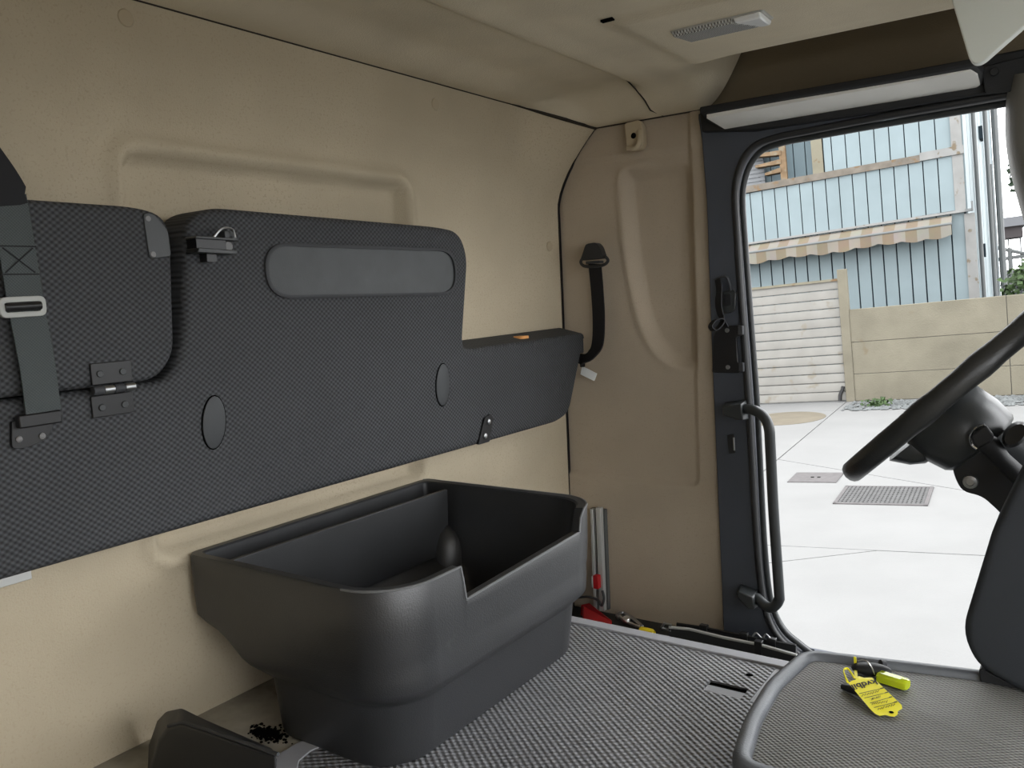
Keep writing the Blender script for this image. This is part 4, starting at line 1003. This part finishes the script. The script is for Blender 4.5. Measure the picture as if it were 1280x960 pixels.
# gable side running away
def sidept(t): return lerp(-.70, -.18, t), lerp(VB + .08, 32., t)
n = 9
for i in range(n):
    a = sidept(i / n + .004); b = sidept((i + 1) / n - .004)
    q = [(a[0], a[1], HG), (b[0], b[1], HG), (b[0], b[1], 7.2), (a[0], a[1], 7.2)]
    oobj('board', OB().slab(q, [(x - .04, y, w) for x, y, w in q]), 'blue', bd)
a = sidept(0); b = sidept(1); q = [(a[0] - .05, a[1], HG), (b[0] - .05, b[1], HG), (b[0] - .05, b[1], 7.2), (a[0] - .05, a[1], 7.2)]
oobj('side_backing', OB().slab(q, [(x - .1, y, w) for x, y, w in q]), 'gap', bd)
for t, r_, w1 in ((.22, .05, 7.2), (.62, .06, 7.2), (.97, .10, 7.2), (.80, .03, 3.2)):
    a = sidept(t); oobj('downpipe', OB().tube([(a[0] + r_ + .02, a[1], HG), (a[0] + r_ + .02, a[1], w1)], r_, 8), 'pipe', bd)
for t, w in ((.35, .35), (.5, 3.6)):
    a = sidept(t); oobj('side_vent', OB().box((a[0] - .02, a[1] - .3, w), (a[0] + .08, a[1] + .3, w + .35)), 'gap', bd)
# awning
aw = othing('striped_awning', 'faded striped awning with scalloped valance below the blue band', 'awning', -3.5, 22.2, .9)
VA = 22.05
def av(px_, py_, v): return fr(px_, py_, v)
n = 60; ua, ub = -9.2, None
eR = av(1189, 279.5, VA); eL = av(932.6, 316.5, VA)
def bar(u): return lerp(eL.z, eR.z, (u - eL.x) / (eR.x - eL.x))
fbm = OB(); vb = OB()
us = [lerp(-9.2, eR.x, i / 160) for i in range(161)]
fbm.grid(lambda a, b: (lerp(-9.2, eR.x, a), lerp(VB - .02, VA, b), lerp(wl(lerp(-9.2, eR.x, a), 1.30, 1.36), bar(lerp(-9.2, eR.x, a)), b) - .03 * math.sin(PI * b)), 60, 4)
oobj('canopy', fbm, 'stripes', aw)
vr = [[(u, VA - .01 - .02 * math.sin(u * 5.2) * k, bar(u) - k * (.25 + .05 * abs(math.sin(u * PI / .52)) + .02 * math.sin(u * 3))) for u in us] for k in (0, .5, 1)]
oobj('valance', OB().loft(vr, False, False, closed=False), 'stripes', aw)
oobj('front_bar', OB().tube([(-9.2, VA, bar(-9.2)), (eR.x + .01, VA, eR.z)], .03, 8), 'pipe', aw)
for u in (-1.5, -4.6): oobj('arm', OB().tube([(u, VB, 1.1), (u, VA, bar(u) - .02)], .03, 6), 'pipe', aw)

# ------------------------------------------------------------------ beyond, at the right
pvn = othing('far_pavilion', 'small flat roofed pavilion far behind the blue building', 'building', .3, 46, 0.0)
q0 = fr(1250, 274, 45); q1 = fr(1274, 271, 45)
oobj('roof', OB().box((q0.x - .1, 44.6, q0.z - .40), (q1.x + .2, 48, q0.z + .02)), 'roofm', pvn)
oobj('fascia', OB().box((q0.x - .06, 44.8, q0.z - .9), (q1.x + .1, 47.8, q0.z - .40)), 'roofdark', pvn)
for uu in (q0.x + .25, q0.x + .72): oobj('pillar', OB().box((uu, 45, -2.45), (uu + .06, 45.1, q0.z - .8)), 'pipe', pvn)
oobj('wall', OB().box((q0.x - .1, 45.5, HG), (3, 45.7, -.1)), 'greywall', pvn)
bg_ = othing('barrier_gate', 'grey tubular barrier gate beside the end of the blue building', 'gate', .2, 33, HG)
for (xa, ya), (xb, yb) in (((1243, 309), (1290, 318)), ((1243, 325), (1290, 319))):
    a = fr(xa, ya, 32.5); b = fr(xb + 40, yb + (yb - ya), 32.5); oobj('rail', OB().tube([a, b], .06, 6), 'pipe', bg_)
for xa in (1243, 1262):
    a = fr(xa, 310, 32.5); oobj('post', OB().tube([(a.x, 32.5, HG), (a.x, 32.5, a.z)], .07, 6), 'pipe', bg_)
rs = random.Random(11)
sh = othing('garden_shrub', 'dense green shrub behind the concrete wall at the right edge', 'shrub', .5, 20.6)
mb = OB(); leaves(mb, (.62, 20.6, -.45), (.72, .5, .62), 900, .13, rs); leaves(mb, (1.4, 20.8, -.1), (.8, .6, .9), 700, .13, rs)
obj('foliage', mb.out(), 'leaf', sh, flat=True)['kind'] = 'stuff'
oobj('stem', OB().tube([(.6, 20.6, HG), (.62, 20.6, -.6)], .05, 6).tube([(1.3, 20.8, HG), (1.4, 20.8, -.3)], .05, 6), 'bark', sh)
tr = othing('tall_tree', 'leafy tree overhanging the right edge above the shrub', 'tree', 1.9, 23.6)
mb = OB(); a = fr(1290, 212, 23.6); leaves(mb, (a.x + .35, 23.6, a.z - .1), (.85, .5, .8), 420, .20, rs); leaves(mb, (2.5, 23.6, 3.6), (1.3, .8, 1.3), 500, .20, rs)
obj('foliage', mb.out(), 'leafb', tr, flat=True)['kind'] = 'stuff'
oobj('trunk', OB().tube([(1.9, 23.6, HG), (1.95, 23.6, .5), (2.2, 23.6, 2.9)], [.12, .1, .05], 8).tube([(1.96, 23.6, 1.0), (1.3, 23.6, 1.9), (.6, 23.6, 2.2)], [.05, .03, .012], 6), 'bark', tr)

for o in C.objects:
    if 'origin' in o: del o['origin']
